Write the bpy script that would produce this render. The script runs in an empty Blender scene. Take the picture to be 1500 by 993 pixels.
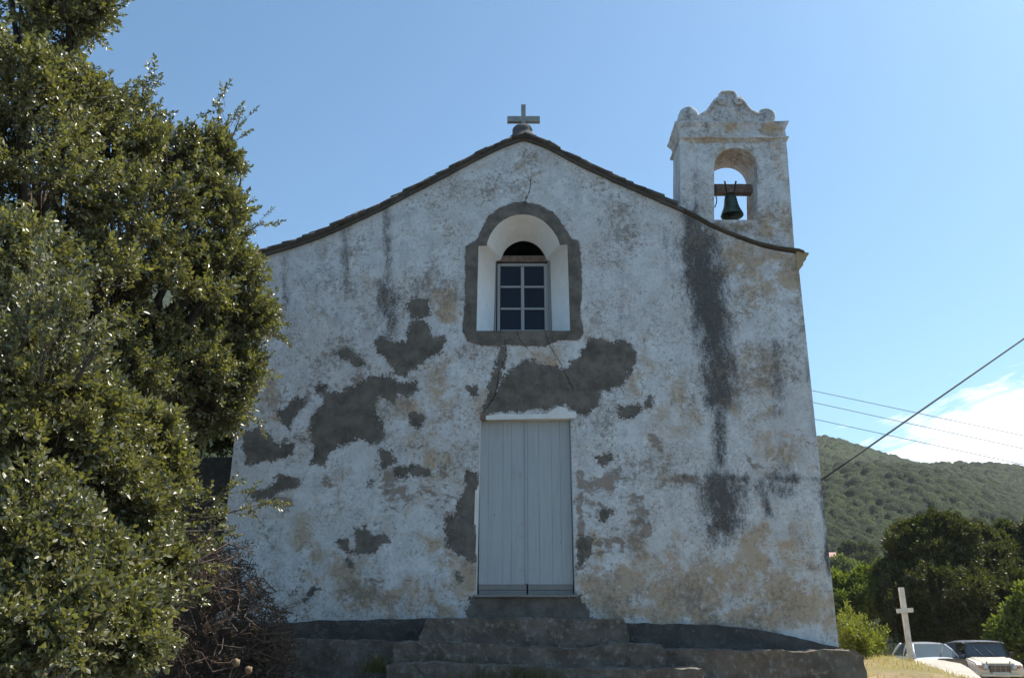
import bpy, bmesh, math, random
import numpy as np
from mathutils import Vector, Matrix, noise as mnoise

random.seed(7)
rng = np.random.default_rng(11)
R = math.radians
SC = bpy.context.scene
COL = SC.collection

# ------------------------------------------------------------------ camera, sky, sun, exposure
F, CX, CY, PITCH, EYE = 1250.0, 750.0, 496.5, R(19.15), 1.65
SP, CP = math.sin(PITCH), math.cos(PITCH)
cam_data = bpy.data.cameras.new('camera')
cam_data.lens = 30.0
cam_data.sensor_width = 36.0
cam_data.clip_start = 0.1
cam_data.clip_end = 9000
cam = bpy.data.objects.new('camera', cam_data)
cam.location = (0, 0, EYE)
cam.rotation_euler = (R(90) + PITCH, 0, 0)
COL.objects.link(cam)
SC.camera = cam

SUN_EL, SUN_AZ = R(53), R(64)          # azimuth measured from +Y (view direction) to the right
to_sun = Vector((math.sin(SUN_AZ) * math.cos(SUN_EL), math.cos(SUN_AZ) * math.cos(SUN_EL), math.sin(SUN_EL)))
world = bpy.data.worlds.new('World')
SC.world = world
world.use_nodes = True
wn, wl = world.node_tree.nodes, world.node_tree.links
for n in list(wn):
    wn.remove(n)
sky = wn.new('ShaderNodeTexSky')
sky.sky_type = 'NISHITA'
sky.sun_disc = False
sky.sun_elevation = SUN_EL
sky.sun_rotation = SUN_AZ
sky.altitude = 300
sky.air_density = 1.0
sky.dust_density = 1.0
sky.ozone_density = 2.2
wbg = wn.new('ShaderNodeBackground')
wout = wn.new('ShaderNodeOutputWorld')
wbg.inputs['Strength'].default_value = 0.108


def wmath(op, a, b=None, clamp=False):
    n = wn.new('ShaderNodeMath')
    n.operation = op
    n.use_clamp = clamp
    for i, v in enumerate((a, b)):
        if v is None:
            continue
        if isinstance(v, (int, float)):
            n.inputs[i].default_value = v
        else:
            wl.new(v, n.inputs[i])
    return n.outputs[0]


# wispy cirrus low on the right, laid out by sky direction
wtc = wn.new('ShaderNodeTexCoord')
wsep = wn.new('ShaderNodeSeparateXYZ')
wl.new(wtc.outputs['Generated'], wsep.inputs[0])
yy = wmath('MAXIMUM', wsep.outputs[1], 0.02)
ca = wmath('DIVIDE', wsep.outputs[0], yy)
cb = wmath('DIVIDE', wsep.outputs[2], yy)
da = wmath('SUBTRACT', ca, 0.62)
db = wmath('SUBTRACT', wmath('SUBTRACT', cb, 0.232), wmath('MULTIPLY', da, 0.30))
ell = wmath('SQRT', wmath('ADD', wmath('POWER', wmath('ABSOLUTE', wmath('DIVIDE', da, 0.25)), 2.0),
                          wmath('POWER', wmath('ABSOLUTE', wmath('DIVIDE', db, 0.066)), 2.0)))
wcomb = wn.new('ShaderNodeCombineXYZ')
wl.new(wmath('ADD', wmath('MULTIPLY', ca, 6.0), wmath('MULTIPLY', cb, 9.0)), wcomb.inputs[0])
wl.new(wmath('SUBTRACT', wmath('MULTIPLY', cb, 44.0), wmath('MULTIPLY', ca, 16.0)), wcomb.inputs[1])
wnz = wn.new('ShaderNodeTexNoise')
wnz.inputs['Scale'].default_value = 1.6
wnz.inputs['Detail'].default_value = 9
wnz.inputs['Roughness'].default_value = 0.62
wnz.inputs['Distortion'].default_value = 0.5
wl.new(wcomb.outputs[0], wnz.inputs['Vector'])
dens = wmath('SUBTRACT', wmath('ADD', wmath('MULTIPLY', wnz.outputs[0], 2.3), -0.08), ell)
dens = wmath('MULTIPLY', dens, 1.7, True)
dens = wmath('MULTIPLY', dens, 0.9, True)
wmix = wn.new('ShaderNodeMix')
wmix.data_type = 'RGBA'
wl.new(dens, wmix.inputs[0])
wtint = wn.new('ShaderNodeMix')
wtint.data_type = 'RGBA'
wtint.blend_type = 'MULTIPLY'
wtint.inputs[0].default_value = 1.0
wl.new(sky.outputs[0], wtint.inputs[6])
wtint.inputs[7].default_value = (0.745, 1.0, 1.03, 1)      # clear maritime air, a little bluer than the model
wl.new(wtint.outputs[2], wmix.inputs[6])
wmix.inputs[7].default_value = (9.5, 9.7, 10.0, 1)
wl.new(wmix.outputs[2], wbg.inputs['Color'])
wl.new(wbg.outputs[0], wout.inputs['Surface'])

sun_data = bpy.data.lights.new('sun', 'SUN')
sun_data.energy = 5.0
sun_data.angle = R(0.53)
sun_data.color = (1.0, 0.93, 0.83)
sun = bpy.data.objects.new('sun', sun_data)
sun.rotation_euler = to_sun.to_track_quat('Z', 'Y').to_euler()
sun.location = to_sun * 60
COL.objects.link(sun)

SC.view_settings.view_transform = 'Standard'
SC.view_settings.look = 'None'
SC.view_settings.exposure = 0.74
SC.view_settings.gamma = 1.0
SC.view_settings.use_curve_mapping = False


# ------------------------------------------------------------------ helpers
def at(px, py, Y):
    """point of the place at depth Y seen along this direction of the survey photograph"""
    u, v = (px - CX) / F, (CY - py) / F
    dy, dz = CP - v * SP, SP + v * CP
    return Vector((u / dy * Y, Y, EYE + dz / dy * Y))


def to_px(x, y, z):
    zz = z - EYE
    d = y * CP + zz * SP
    return CX + F * x / d, CY - F * (zz * CP - y * SP) / d


def tag(o, label=None, cat=None, group=None, kind=None):
    if label:
        o['label'] = label
    if cat:
        o['category'] = cat
    if group:
        o['group'] = group
    if kind:
        o['kind'] = kind
    return o


def empty(name, loc, label, cat, group=None, rz=0.0):
    o = bpy.data.objects.new(name, None)
    o.location = loc
    o.rotation_euler = (0, 0, rz)
    o.empty_display_size = 0.3
    COL.objects.link(o)
    return tag(o, label, cat, group)


def link(name, me, mats=None, parent=None, local=False):
    o = bpy.data.objects.new(name, me)
    for m in (mats if isinstance(mats, (list, tuple)) else [mats]):
        if m:
            me.materials.append(m)
    COL.objects.link(o)
    if parent:
        o.parent = parent
        if not local:
            if parent.type == 'EMPTY' and parent.parent is None:
                o.matrix_parent_inverse = Matrix.Translation(-parent.location)
    return o


def mesh_np(name, V, faces, mats=None, parent=None, midx=None, smooth=False, local=False, attrs=None):
    """faces: array (n,k) or list of such arrays"""
    V = np.asarray(V, dtype=np.float32).reshape(-1, 3)
    if not isinstance(faces, list):
        faces = [faces]
    faces = [np.asarray(f, dtype=np.int32) for f in faces if len(f)]
    me = bpy.data.meshes.new(name)
    me.vertices.add(len(V))
    me.vertices.foreach_set('co', V.ravel())
    loops = np.concatenate([f.ravel() for f in faces])
    tot = np.concatenate([np.full(len(f), f.shape[1], np.int32) for f in faces])
    start = np.concatenate([[0], np.cumsum(tot)[:-1]]).astype(np.int32)
    me.loops.add(len(loops))
    me.loops.foreach_set('vertex_index', loops)
    me.polygons.add(len(tot))
    me.polygons.foreach_set('loop_start', start)
    if midx is not None:
        me.polygons.foreach_set('material_index', np.asarray(midx, np.int32))
    if smooth:
        me.polygons.foreach_set('use_smooth', np.ones(len(tot), bool))
    me.update(calc_edges=True)
    if attrs:
        for k, a in attrs.items():
            at_ = me.attributes.new(k, 'FLOAT', 'POINT')
            at_.data.foreach_set('value', np.asarray(a, np.float32))
    return link(name, me, mats, parent, local)


def bm_obj(name, bm, mats=None, parent=None, smooth=False, local=False, recalc=True):
    if recalc:
        bmesh.ops.recalc_face_normals(bm, faces=bm.faces)
    me = bpy.data.meshes.new(name)
    bm.to_mesh(me)
    bm.free()
    if smooth:
        for p in me.polygons:
            p.use_smooth = True
    return link(name, me, mats, parent, local)


def add_box(bm, x0, x1, y0, y1, z0, z1, bevel=0.0, mi=0):
    vs = [bm.verts.new(c) for c in ((x0, y0, z0), (x1, y0, z0), (x1, y1, z0), (x0, y1, z0),
                                    (x0, y0, z1), (x1, y0, z1), (x1, y1, z1), (x0, y1, z1))]
    fs = [bm.faces.new([vs[i] for i in q]) for q in ((0, 3, 2, 1), (4, 5, 6, 7), (0, 1, 5, 4),
                                                     (1, 2, 6, 5), (2, 3, 7, 6), (3, 0, 4, 7))]
    for f in fs:
        f.material_index = mi
    if bevel:
        es = list({e for f in fs for e in f.edges})
        bmesh.ops.bevel(bm, geom=es, offset=bevel, segments=2, affect='EDGES', profile=0.5)
    return vs


def add_hull8(bm, pts, mi=0):
    vs = [bm.verts.new(p) for p in pts]
    for q in ((0, 3, 2, 1), (4, 5, 6, 7), (0, 1, 5, 4), (1, 2, 6, 5), (2, 3, 7, 6), (3, 0, 4, 7)):
        bm.faces.new([vs[i] for i in q]).material_index = mi


def add_prism(bm, poly, axis, a0, a1, mi=0):
    """poly: 2-D outline; extruded along axis ('x': poly=(y,z), 'y': poly=(x,z), 'z': poly=(x,y))"""
    def P(p, a):
        return {'x': (a, p[0], p[1]), 'y': (p[0], a, p[1]), 'z': (p[0], p[1], a)}[axis]
    A = [bm.verts.new(P(p, a0)) for p in poly]
    B = [bm.verts.new(P(p, a1)) for p in poly]
    n = len(poly)
    fs = [bm.faces.new(A), bm.faces.new(B[::-1])]
    for i in range(n):
        fs.append(bm.faces.new((A[i], B[i], B[(i + 1) % n], A[(i + 1) % n])))
    for f in fs:
        f.material_index = mi
    return fs


def add_tube(bm, pts, rad, sides=6, mi=0, cap=True):
    pts = [Vector(p) for p in pts]
    if not hasattr(rad, '__len__'):
        rad = [rad] * len(pts)
    rings = []
    ref = Vector((0.13, 0.21, 0.97))
    for i, p in enumerate(pts):
        t = (pts[min(i + 1, len(pts) - 1)] - pts[max(i - 1, 0)]).normalized()
        a = t.cross(ref)
        if a.length < 1e-3:
            a = t.cross(Vector((1, 0, 0)))
        a.normalize()
        b = t.cross(a)
        rings.append([bm.verts.new(p + (a * math.cos(k * 2 * math.pi / sides) + b * math.sin(k * 2 * math.pi / sides)) * rad[i])
                      for k in range(sides)])
    for r0, r1 in zip(rings, rings[1:]):
        for k in range(sides):
            f = bm.faces.new((r0[k], r0[(k + 1) % sides], r1[(k + 1) % sides], r1[k]))
            f.material_index = mi
            f.smooth = True
    if cap:
        bm.faces.new(rings[0][::-1]).material_index = mi
        bm.faces.new(rings[-1]).material_index = mi


def add_lathe(bm, prof, c, axis='z', n=24, mi=0, sx=1.0):
    c = Vector(c)
    rings = []
    for r, h in prof:
        ring = []
        for k in range(n):
            a = 2 * math.pi * k / n
            q = (r * math.cos(a), r * math.sin(a))
            ring.append(bm.verts.new(c + {'z': Vector((q[0], q[1], h)), 'y': Vector((q[0], h, q[1])),
                                          'x': Vector((h, q[0], q[1]))}[axis]))
        rings.append(ring)
    for r0, r1 in zip(rings, rings[1:]):
        for k in range(n):
            f = bm.faces.new((r0[k], r0[(k + 1) % n], r1[(k + 1) % n], r1[k]))
            f.material_index = mi
            f.smooth = True
    for ring in (rings[0], rings[-1]):
        bm.faces.new(ring).material_index = mi


def chop(bm, step):
    """cut a mesh by regular planes so that it can be roughened"""
    for ax in range(3):
        cs = [v.co[ax] for v in bm.verts]
        lo, hi = min(cs), max(cs)
        n = int((hi - lo) / step)
        for i in range(1, n + 1):
            c = lo + (hi - lo) * i / (n + 1)
            co, no = Vector((0, 0, 0)), Vector((0, 0, 0))
            co[ax] = c
            no[ax] = 1
            bmesh.ops.bisect_plane(bm, geom=bm.verts[:] + bm.edges[:] + bm.faces[:], plane_co=co, plane_no=no)


def roughen(bm, amp, scale, amp2=0.0, scale2=1.0, seed=0.0):
    off = Vector((seed * 3.1, seed * 7.7, seed))
    for v in bm.verts:
        d = mnoise.noise_vector(v.co * scale + off) * amp
        if amp2:
            d += mnoise.noise_vector(v.co * scale2 + off) * amp2
        v.co += d


# ------------------------------------------------------------------ node material builder
class Mat:
    def __init__(self, name):
        self.m = bpy.data.materials.new(name)
        self.m.use_nodes = True
        self.nt = self.m.node_tree
        self.nt.nodes.clear()
        self.out = self.nt.nodes.new('ShaderNodeOutputMaterial')
        self._co = None

    def node(self, t, **kw):
        n = self.nt.nodes.new(t)
        for k, v in kw.items():
            setattr(n, k, v)
        return n

    def put(self, sock, v):
        if hasattr(v, 'links') or isinstance(v, bpy.types.NodeSocket):
            self.nt.links.new(v, sock)
        elif isinstance(v, (tuple, list)) and len(v) == 3 and sock.type == 'RGBA':
            sock.default_value = (*v, 1)
        else:
            sock.default_value = v

    def co(self):
        if self._co is None:
            self._co = self.node('ShaderNodeTexCoord').outputs['Object']
        return self._co

    def scale(self, sx, sy, sz, vec=None, loc=(0, 0, 0)):
        n = self.node('ShaderNodeMapping')
        n.inputs['Scale'].default_value = (sx, sy, sz)
        n.inputs['Location'].default_value = loc
        self.put(n.inputs[0], vec or self.co())
        return n.outputs[0]

    def noise(self, scale, detail=5, rough=0.55, vec=None, dist=0.0, col=False):
        n = self.node('ShaderNodeTexNoise')
        n.inputs['Scale'].default_value = scale
        n.inputs['Detail'].default_value = detail
        n.inputs['Roughness'].default_value = rough
        n.inputs['Distortion'].default_value = dist
        self.put(n.inputs['Vector'], vec or self.co())
        return n.outputs[1 if col else 0]

    def voro(self, scale, feature='F1', vec=None, rnd=1.0, out='Distance'):
        n = self.node('ShaderNodeTexVoronoi', feature=feature)
        n.inputs['Scale'].default_value = scale
        n.inputs['Randomness'].default_value = rnd
        self.put(n.inputs['Vector'], vec or self.co())
        return n.outputs[out]

    def math(self, op, a, b=0.0, clamp=False):
        n = self.node('ShaderNodeMath', operation=op, use_clamp=clamp)
        self.put(n.inputs[0], a)
        self.put(n.inputs[1], b)
        return n.outputs[0]

    def step(self, v, lo, hi, a=0.0, b=1.0):
        n = self.node('ShaderNodeMapRange', interpolation_type='SMOOTHSTEP')
        self.put(n.inputs[0], v)
        n.inputs[1].default_value, n.inputs[2].default_value = lo, hi
        n.inputs[3].default_value, n.inputs[4].default_value = a, b
        return n.outputs[0]

    def mix(self, f, a, b, mode='MIX'):
        n = self.node('ShaderNodeMix', data_type='RGBA', blend_type=mode)
        self.put(n.inputs[0], f)
        self.put(n.inputs[6], a)
        self.put(n.inputs[7], b)
        return n.outputs[2]

    def attr(self, name):
        return self.node('ShaderNodeAttribute', attribute_name=name).outputs['Fac']

    def island(self):
        return self.node('ShaderNodeNewGeometry').outputs['Random Per Island']

    def ramp(self, f, stops):
        n = self.node('ShaderNodeValToRGB')
        e = n.color_ramp.elements
        while len(e) < len(stops):
            e.new(0.5)
        for el, (p, c) in zip(e, stops):
            el.position = p
            el.color = (*c, 1)
        self.put(n.inputs[0], f)
        return n.outputs[0]

    def bump(self, h, strength=0.5, dist=0.01, normal=None):
        n = self.node('ShaderNodeBump')
        n.inputs['Strength'].default_value = strength
        n.inputs['Distance'].default_value = dist
        self.put(n.inputs['Height'], h)
        if normal is not None:
            self.put(n.inputs['Normal'], normal)
        return n.outputs[0]

    def principled(self, color, rough=0.8, normal=None, metal=0.0, spec=0.5, coat=0.0):
        n = self.node('ShaderNodeBsdfPrincipled')
        self.put(n.inputs['Base Color'], color)
        self.put(n.inputs['Roughness'], rough)
        n.inputs['Metallic'].default_value = metal
        n.inputs['Specular IOR Level'].default_value = spec
        n.inputs['Coat Weight'].default_value = coat
        if normal is not None:
            self.put(n.inputs['Normal'], normal)
        self.nt.links.new(n.outputs[0], self.out.inputs[0])
        return n

    def done(self):
        return self.m


def simple_mat(name, col, rough=0.7, var=0.25, scale=8.0, bump=0.2, bdist=0.01, metal=0.0, spec=0.5, coat=0.0):
    M = Mat(name)
    n = M.noise(scale, 6, 0.6)
    c2 = tuple(max(0, c * (1 - var)) for c in col)
    c3 = tuple(min(1, c * (1 + var)) for c in col)
    c = M.mix(M.step(n, 0.3, 0.7), c2, c3)
    nm = M.bump(M.noise(scale * 4, 6, 0.6), bump, bdist) if bump else None
    M.principled(c, rough, nm, metal, spec, coat)
    return M.done()


def plaster_mat():
    M = Mat('weathered_limewash')
    co = M.co()
    n_big = M.noise(0.9, 6, 0.6)
    n_mid = M.noise(4.5, 7, 0.62)
    n_fine = M.noise(24, 6, 0.65)
    n_speck = M.noise(70, 4, 0.6)
    streak = M.noise(1.0, 7, 0.65, vec=M.scale(7.5, 7.5, 0.9))
    # limewash: whites and greys, patchy and thin in places
    c = M.mix(M.step(n_mid, 0.36, 0.66), (0.70, 0.71, 0.725), (0.545, 0.55, 0.56))
    c = M.mix(M.step(n_big, 0.42, 0.66, 0, 0.45), c, (0.55, 0.525, 0.50))
    c = M.mix(M.step(n_fine, 0.46, 0.74, 0, 0.40), c, (0.40, 0.375, 0.35))
    c = M.mix(M.step(streak, 0.50, 0.76, 0, 0.38), c, (0.38, 0.36, 0.345))
    # warm undercoat showing: general noise + weathering zones, and bounce painted in the bell arch
    och = M.attr('ochre')
    on = M.noise(2.6, 9, 0.70, dist=0.5)
    oz = M.math('ADD', M.math('MULTIPLY', M.math('MULTIPLY', och, M.step(M.noise(4.2, 6, 0.65), 0.30, 0.62, 0.35, 1.15)), 0.34), on)
    c = M.mix(M.step(oz, 0.55, 0.76, 0, 0.85), c, M.mix(M.step(n_mid, 0.3, 0.7), (0.46, 0.315, 0.175), (0.45, 0.365, 0.285)))
    br = M.attr('bare')
    bz = M.math('ADD', M.math('MULTIPLY', br, 0.5), M.noise(5.5, 9, 0.72, dist=0.6, vec=M.scale(1, 1, 1.5)))
    bmask = M.step(bz, 0.69, 0.78, 0, 0.88)
    c = M.mix(bmask, c, M.mix(n_fine, (0.22, 0.165, 0.13), (0.36, 0.285, 0.235)))
    # hairline crazing
    wv = M.mix(0.22, co, M.noise(5, 6, 0.65, col=True))
    ed = M.voro(9.5, 'DISTANCE_TO_EDGE', vec=wv)
    cr = M.math('MULTIPLY', M.step(ed, 0.0, 0.03, 1, 0), M.step(M.noise(1.7, 4, 0.6), 0.46, 0.6))
    c = M.mix(M.math('MULTIPLY', cr, 0.62), c, (0.12, 0.105, 0.095))
    # small pocks where the limewash has flaked
    pk = M.step(M.math('ADD', M.noise(16, 5, 0.7), M.math('MULTIPLY', n_big, 0.25)), 0.80, 0.84)
    c = M.mix(M.math('MULTIPLY', pk, 0.7), c, (0.17, 0.15, 0.13))
    # crisp flakes where the top coat has come away
    fl = M.math('ADD', M.noise(15, 10, 0.76, dist=0.4), M.math('MULTIPLY', M.math('ADD', M.noise(1.6, 5, 0.6), M.math('MULTIPLY', och, 0.16)), 0.5))
    c = M.mix(M.step(fl, 0.855, 0.885, 0, 0.8), c, M.mix(M.step(M.noise(3, 4, 0.6), 0.4, 0.6), (0.27, 0.235, 0.21), (0.42, 0.32, 0.235)))
    # peppering of small tan and grey spots, denser in drifts
    pep = M.math('ADD', M.noise(30, 7, 0.72), M.math('MULTIPLY', M.noise(2.1, 5, 0.6), 0.55))
    c = M.mix(M.step(pep, 0.83, 0.98, 0, 0.7), c, M.mix(M.noise(7, 3, 0.5), (0.20, 0.165, 0.135), (0.36, 0.27, 0.19)))
    # black lichen / water staining
    bl = M.attr('black')
    bk = M.math('ADD', bl, M.math('MULTIPLY', M.math('SUBTRACT', M.noise(5, 10, 0.76, vec=M.scale(1.2, 1.2, 0.55), dist=0.3), 0.5), 1.9))
    bk = M.math('ADD', bk, M.math('MULTIPLY', M.math('SUBTRACT', n_speck, 0.5), 0.9))
    bk = M.math('MULTIPLY', M.step(bk, 0.28, 0.84, 0, 0.93), M.step(bl, 0.03, 0.22))
    bk = M.math('MULTIPLY', bk, M.step(M.math('ADD', M.noise(22, 8, 0.78), M.math('MULTIPLY', bl, 0.22)), 0.44, 0.66, 0.42, 1.0))
    c = M.mix(bk, c, M.mix(n_fine, (0.04, 0.038, 0.037), (0.085, 0.08, 0.076)))
    # lichen grime in drifts, not everywhere
    gr = M.step(M.math('ADD', M.noise(12, 9, 0.8), M.math('MULTIPLY', M.noise(1.3, 5, 0.6), 0.8)), 0.92, 1.10, 0, 0.75)
    c = M.mix(gr, c, (0.20, 0.17, 0.14))
    # cement repairs: ragged lips of old render round them
    nz = M.math('ADD', M.math('MULTIPLY', M.math('SUBTRACT', M.noise(6.5, 10, 0.74, dist=0.3), 0.5), 1.5), M.math('MULTIPLY', M.math('SUBTRACT', M.noise(34, 6, 0.75), 0.5), 1.1))
    ce = M.math('ADD', M.attr('cement'), nz)
    fr = M.math('ADD', M.attr('surround'), M.math('MULTIPLY', nz, 0.28))
    cf = M.math('MAXIMUM', ce, fr)
    lip = M.step(cf, 0.36, 0.47, 0, 0.6)
    c = M.mix(M.math('MULTIPLY', lip, M.step(M.noise(8, 6, 0.7), 0.42, 0.6)), c, (0.30, 0.245, 0.205))
    cm = M.step(cf, 0.475, 0.50)
    ccol = M.mix(M.step(M.noise(4, 8, 0.68), 0.34, 0.66), (0.105, 0.092, 0.079), (0.195, 0.172, 0.148))
    ccol = M.mix(M.step(n_fine, 0.5, 0.75, 0, 0.45), ccol, (0.10, 0.09, 0.08))
    ccol = M.mix(M.step(n_speck, 0.58, 0.75, 0, 0.5), ccol, (0.30, 0.28, 0.255))
    c = M.mix(cm, c, ccol)
    # long structural cracks
    ck = M.math('ADD', M.math('ABSOLUTE', M.math('ADD', M.math('SUBTRACT', M.attr('crack'), 1.0),
                M.math('MULTIPLY', M.math('SUBTRACT', M.noise(14, 4, 0.6), 0.5), 0.07))), 0.0)
    ckm = M.step(ck, 0.003, 0.0085, 0.85, 0)
    c = M.mix(ckm, c, (0.035, 0.03, 0.028))
    h = M.math('ADD', M.math('MULTIPLY', n_mid, 1.0), M.math('MULTIPLY', n_fine, 0.45))
    h = M.math('ADD', h, M.math('MULTIPLY', M.noise(95, 3, 0.5), 0.10))
    h = M.math('SUBTRACT', h, M.math('MULTIPLY', bmask, 0.45))
    h = M.math('SUBTRACT', h, M.math('MULTIPLY', pk, 0.3))
    h = M.math('SUBTRACT', h, M.math('MULTIPLY', ckm, 0.5))
    h = M.math('SUBTRACT', h, M.math('MULTIPLY', cm, 0.55))
    M.principled(c, 0.92, M.bump(h, 0.75, 0.022), spec=0.2)
    return M.done()


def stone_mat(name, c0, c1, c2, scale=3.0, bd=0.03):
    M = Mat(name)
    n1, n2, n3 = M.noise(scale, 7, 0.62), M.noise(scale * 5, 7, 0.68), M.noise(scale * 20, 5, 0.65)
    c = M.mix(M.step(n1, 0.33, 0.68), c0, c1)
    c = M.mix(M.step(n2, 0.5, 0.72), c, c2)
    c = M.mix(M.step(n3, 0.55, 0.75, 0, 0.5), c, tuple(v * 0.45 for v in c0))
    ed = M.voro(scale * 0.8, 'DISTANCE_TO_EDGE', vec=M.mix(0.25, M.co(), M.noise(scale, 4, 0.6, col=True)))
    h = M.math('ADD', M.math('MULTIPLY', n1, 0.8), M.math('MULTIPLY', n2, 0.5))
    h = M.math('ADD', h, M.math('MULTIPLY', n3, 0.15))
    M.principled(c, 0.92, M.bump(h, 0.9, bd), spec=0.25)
    return M.done()


def leaf_mat(name, dark, mid, light, trans=0.35, rough=0.34, spec=0.5):
    M = Mat(name)
    r = M.island()
    big = M.noise(0.9, 3, 0.5)
    f = M.math('ADD', M.math('MULTIPLY', r, 0.75), M.math('MULTIPLY', M.step(big, 0.35, 0.65), 0.25))
    c = M.ramp(f, [(0.0, dark), (0.5, mid), (0.86, mid), (1.0, light)])
    geo = M.node('ShaderNodeNewGeometry')
    under = tuple(min(1, v * 1.5 + 0.03) for v in mid)
    c2 = M.mix(M.math('MULTIPLY', geo.outputs['Backfacing'], 0.6), c, under)
    p = M.principled(c2, rough, None, spec=spec)
    tl = M.node('ShaderNodeBsdfTranslucent')
    M.put(tl.inputs[0], M.mix(1.0, c, (1.5, 1.6, 0.55), 'MULTIPLY'))
    mx = M.node('ShaderNodeMixShader')
    mx.inputs[0].default_value = trans
    M.nt.links.new(p.outputs[0], mx.inputs[1])
    M.nt.links.new(tl.outputs[0], mx.inputs[2])
    M.nt.links.new(mx.outputs[0], M.out.inputs[0])
    return M.done()


PLASTER = plaster_mat()
SLATE = stone_mat('roof_slate', (0.072, 0.070, 0.070), (0.12, 0.117, 0.114), (0.17, 0.16, 0.14), 2.5, 0.01)
MORTAR = stone_mat('verge_mortar', (0.085, 0.078, 0.070), (0.13, 0.118, 0.104), (0.065, 0.062, 0.06), 4, 0.012)
STEPSTONE = stone_mat('step_stone', (0.12, 0.098, 0.08), (0.21, 0.178, 0.148), (0.32, 0.29, 0.25), 2.6, 0.06)
PLINTHM = stone_mat('plinth_cement', (0.07, 0.065, 0.061), (0.115, 0.105, 0.097), (0.17, 0.155, 0.14), 2.6, 0.04)
CONCRETE = stone_mat('pale_concrete', (0.36, 0.33, 0.28), (0.48, 0.44, 0.38), (0.30, 0.27, 0.22), 2.2, 0.012)
CREAM = stone_mat('ochre_cornice', (0.36, 0.26, 0.13), (0.42, 0.33, 0.20), (0.27, 0.22, 0.17), 5, 0.012)
RUBBLE = stone_mat('shade_darkened_rubble', (0.035, 0.03, 0.026), (0.065, 0.056, 0.047), (0.09, 0.08, 0.065), 2.0, 0.06)  # stone colour darkened to stand for the shade in the gap
BARK = stone_mat('bark', (0.06, 0.05, 0.04), (0.11, 0.09, 0.07), (0.15, 0.135, 0.115), 6, 0.03)
DEADWOOD = stone_mat('dead_twig', (0.085, 0.062, 0.05), (0.14, 0.10, 0.08), (0.19, 0.15, 0.12), 9, 0.01)
WHITEWASH = simple_mat('fresh_whitewash', (0.74, 0.73, 0.71), 0.9, 0.05, 5, 0.3, 0.006, spec=0.2)
BRONZE = simple_mat('old_bronze', (0.05, 0.085, 0.07), 0.5, 0.45, 9, 0.2, 0.005, metal=0.55)
IRON = simple_mat('iron', (0.05, 0.045, 0.04), 0.6, 0.3, 20, 0.2, 0.003, metal=0.5)
OLDWOOD = simple_mat('old_brown_wood', (0.16, 0.11, 0.085), 0.85, 0.35, 14, 0.4, 0.006)
GLASS = simple_mat('dark_window_glass', (0.010, 0.014, 0.022), 0.12, 0.2, 3, 0.03, 0.01, spec=0.22)
CABLE = simple_mat('cable_rubber', (0.03, 0.03, 0.032), 0.6, 0.1, 20, 0)
WIRE = simple_mat('aluminium_wire', (0.10, 0.10, 0.11), 0.5, 0.1, 20, 0, metal=0.3)
CROSSM = stone_mat('roof_cross_concrete', (0.25, 0.265, 0.265), (0.32, 0.335, 0.33), (0.19, 0.195, 0.195), 6, 0.01)


def painted_wood(name, base, dirt):
    M = Mat(name)
    v = M.scale(16, 16, 1.1)
    n1 = M.noise(1.6, 7, 0.65, vec=v)
    n2 = M.noise(1.0, 6, 0.6, vec=M.scale(60, 60, 1.6))
    c = M.mix(M.step(n1, 0.4, 0.75, 0, 0.45), base, tuple(b * 0.72 for b in base))
    c = M.mix(M.step(n2, 0.63, 0.74, 0, 0.75), c, dirt)
    kn = M.voro(4.2, vec=M.scale(2.2, 0.1, 1.0))
    kv = M.math('MULTIPLY', M.step(kn, 0.035, 0.075, 1, 0), M.step(M.noise(2.3, 2, 0.5), 0.45, 0.55))
    c = M.mix(M.math('MULTIPLY', kv, 0.65), c, (0.13, 0.11, 0.09))
    c = M.mix(M.step(M.noise(3.5, 6, 0.65), 0.55, 0.8, 0, 0.3), c, dirt)
    h = M.math('SUBTRACT', n1, M.math('MULTIPLY', n2, 0.6))
    M.principled(c, 0.75, M.bump(h, 0.4, 0.004), spec=0.3)
    return M.done()


DOORPAINT = painted_wood('door_paint', (0.42, 0.445, 0.46), (0.17, 0.165, 0.16))
DOORGREY = painted_wood('bare_grey_wood', (0.24, 0.23, 0.22), (0.10, 0.09, 0.085))
FRAMEPAINT = painted_wood('window_paint', (0.33, 0.34, 0.345), (0.14, 0.125, 0.115))

# ------------------------------------------------------------------ terrain
def sst(x, a, b):
    t = np.clip((x - a) / (b - a), 0, 1)
    return t * t * (3 - 2 * t)


def ridge1(x):
    return 139 - 0.195 * (x - 235) + 2.0 * np.sin(x * 0.045) + 1.0 * np.sin(x * 0.11 + 1)


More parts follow.
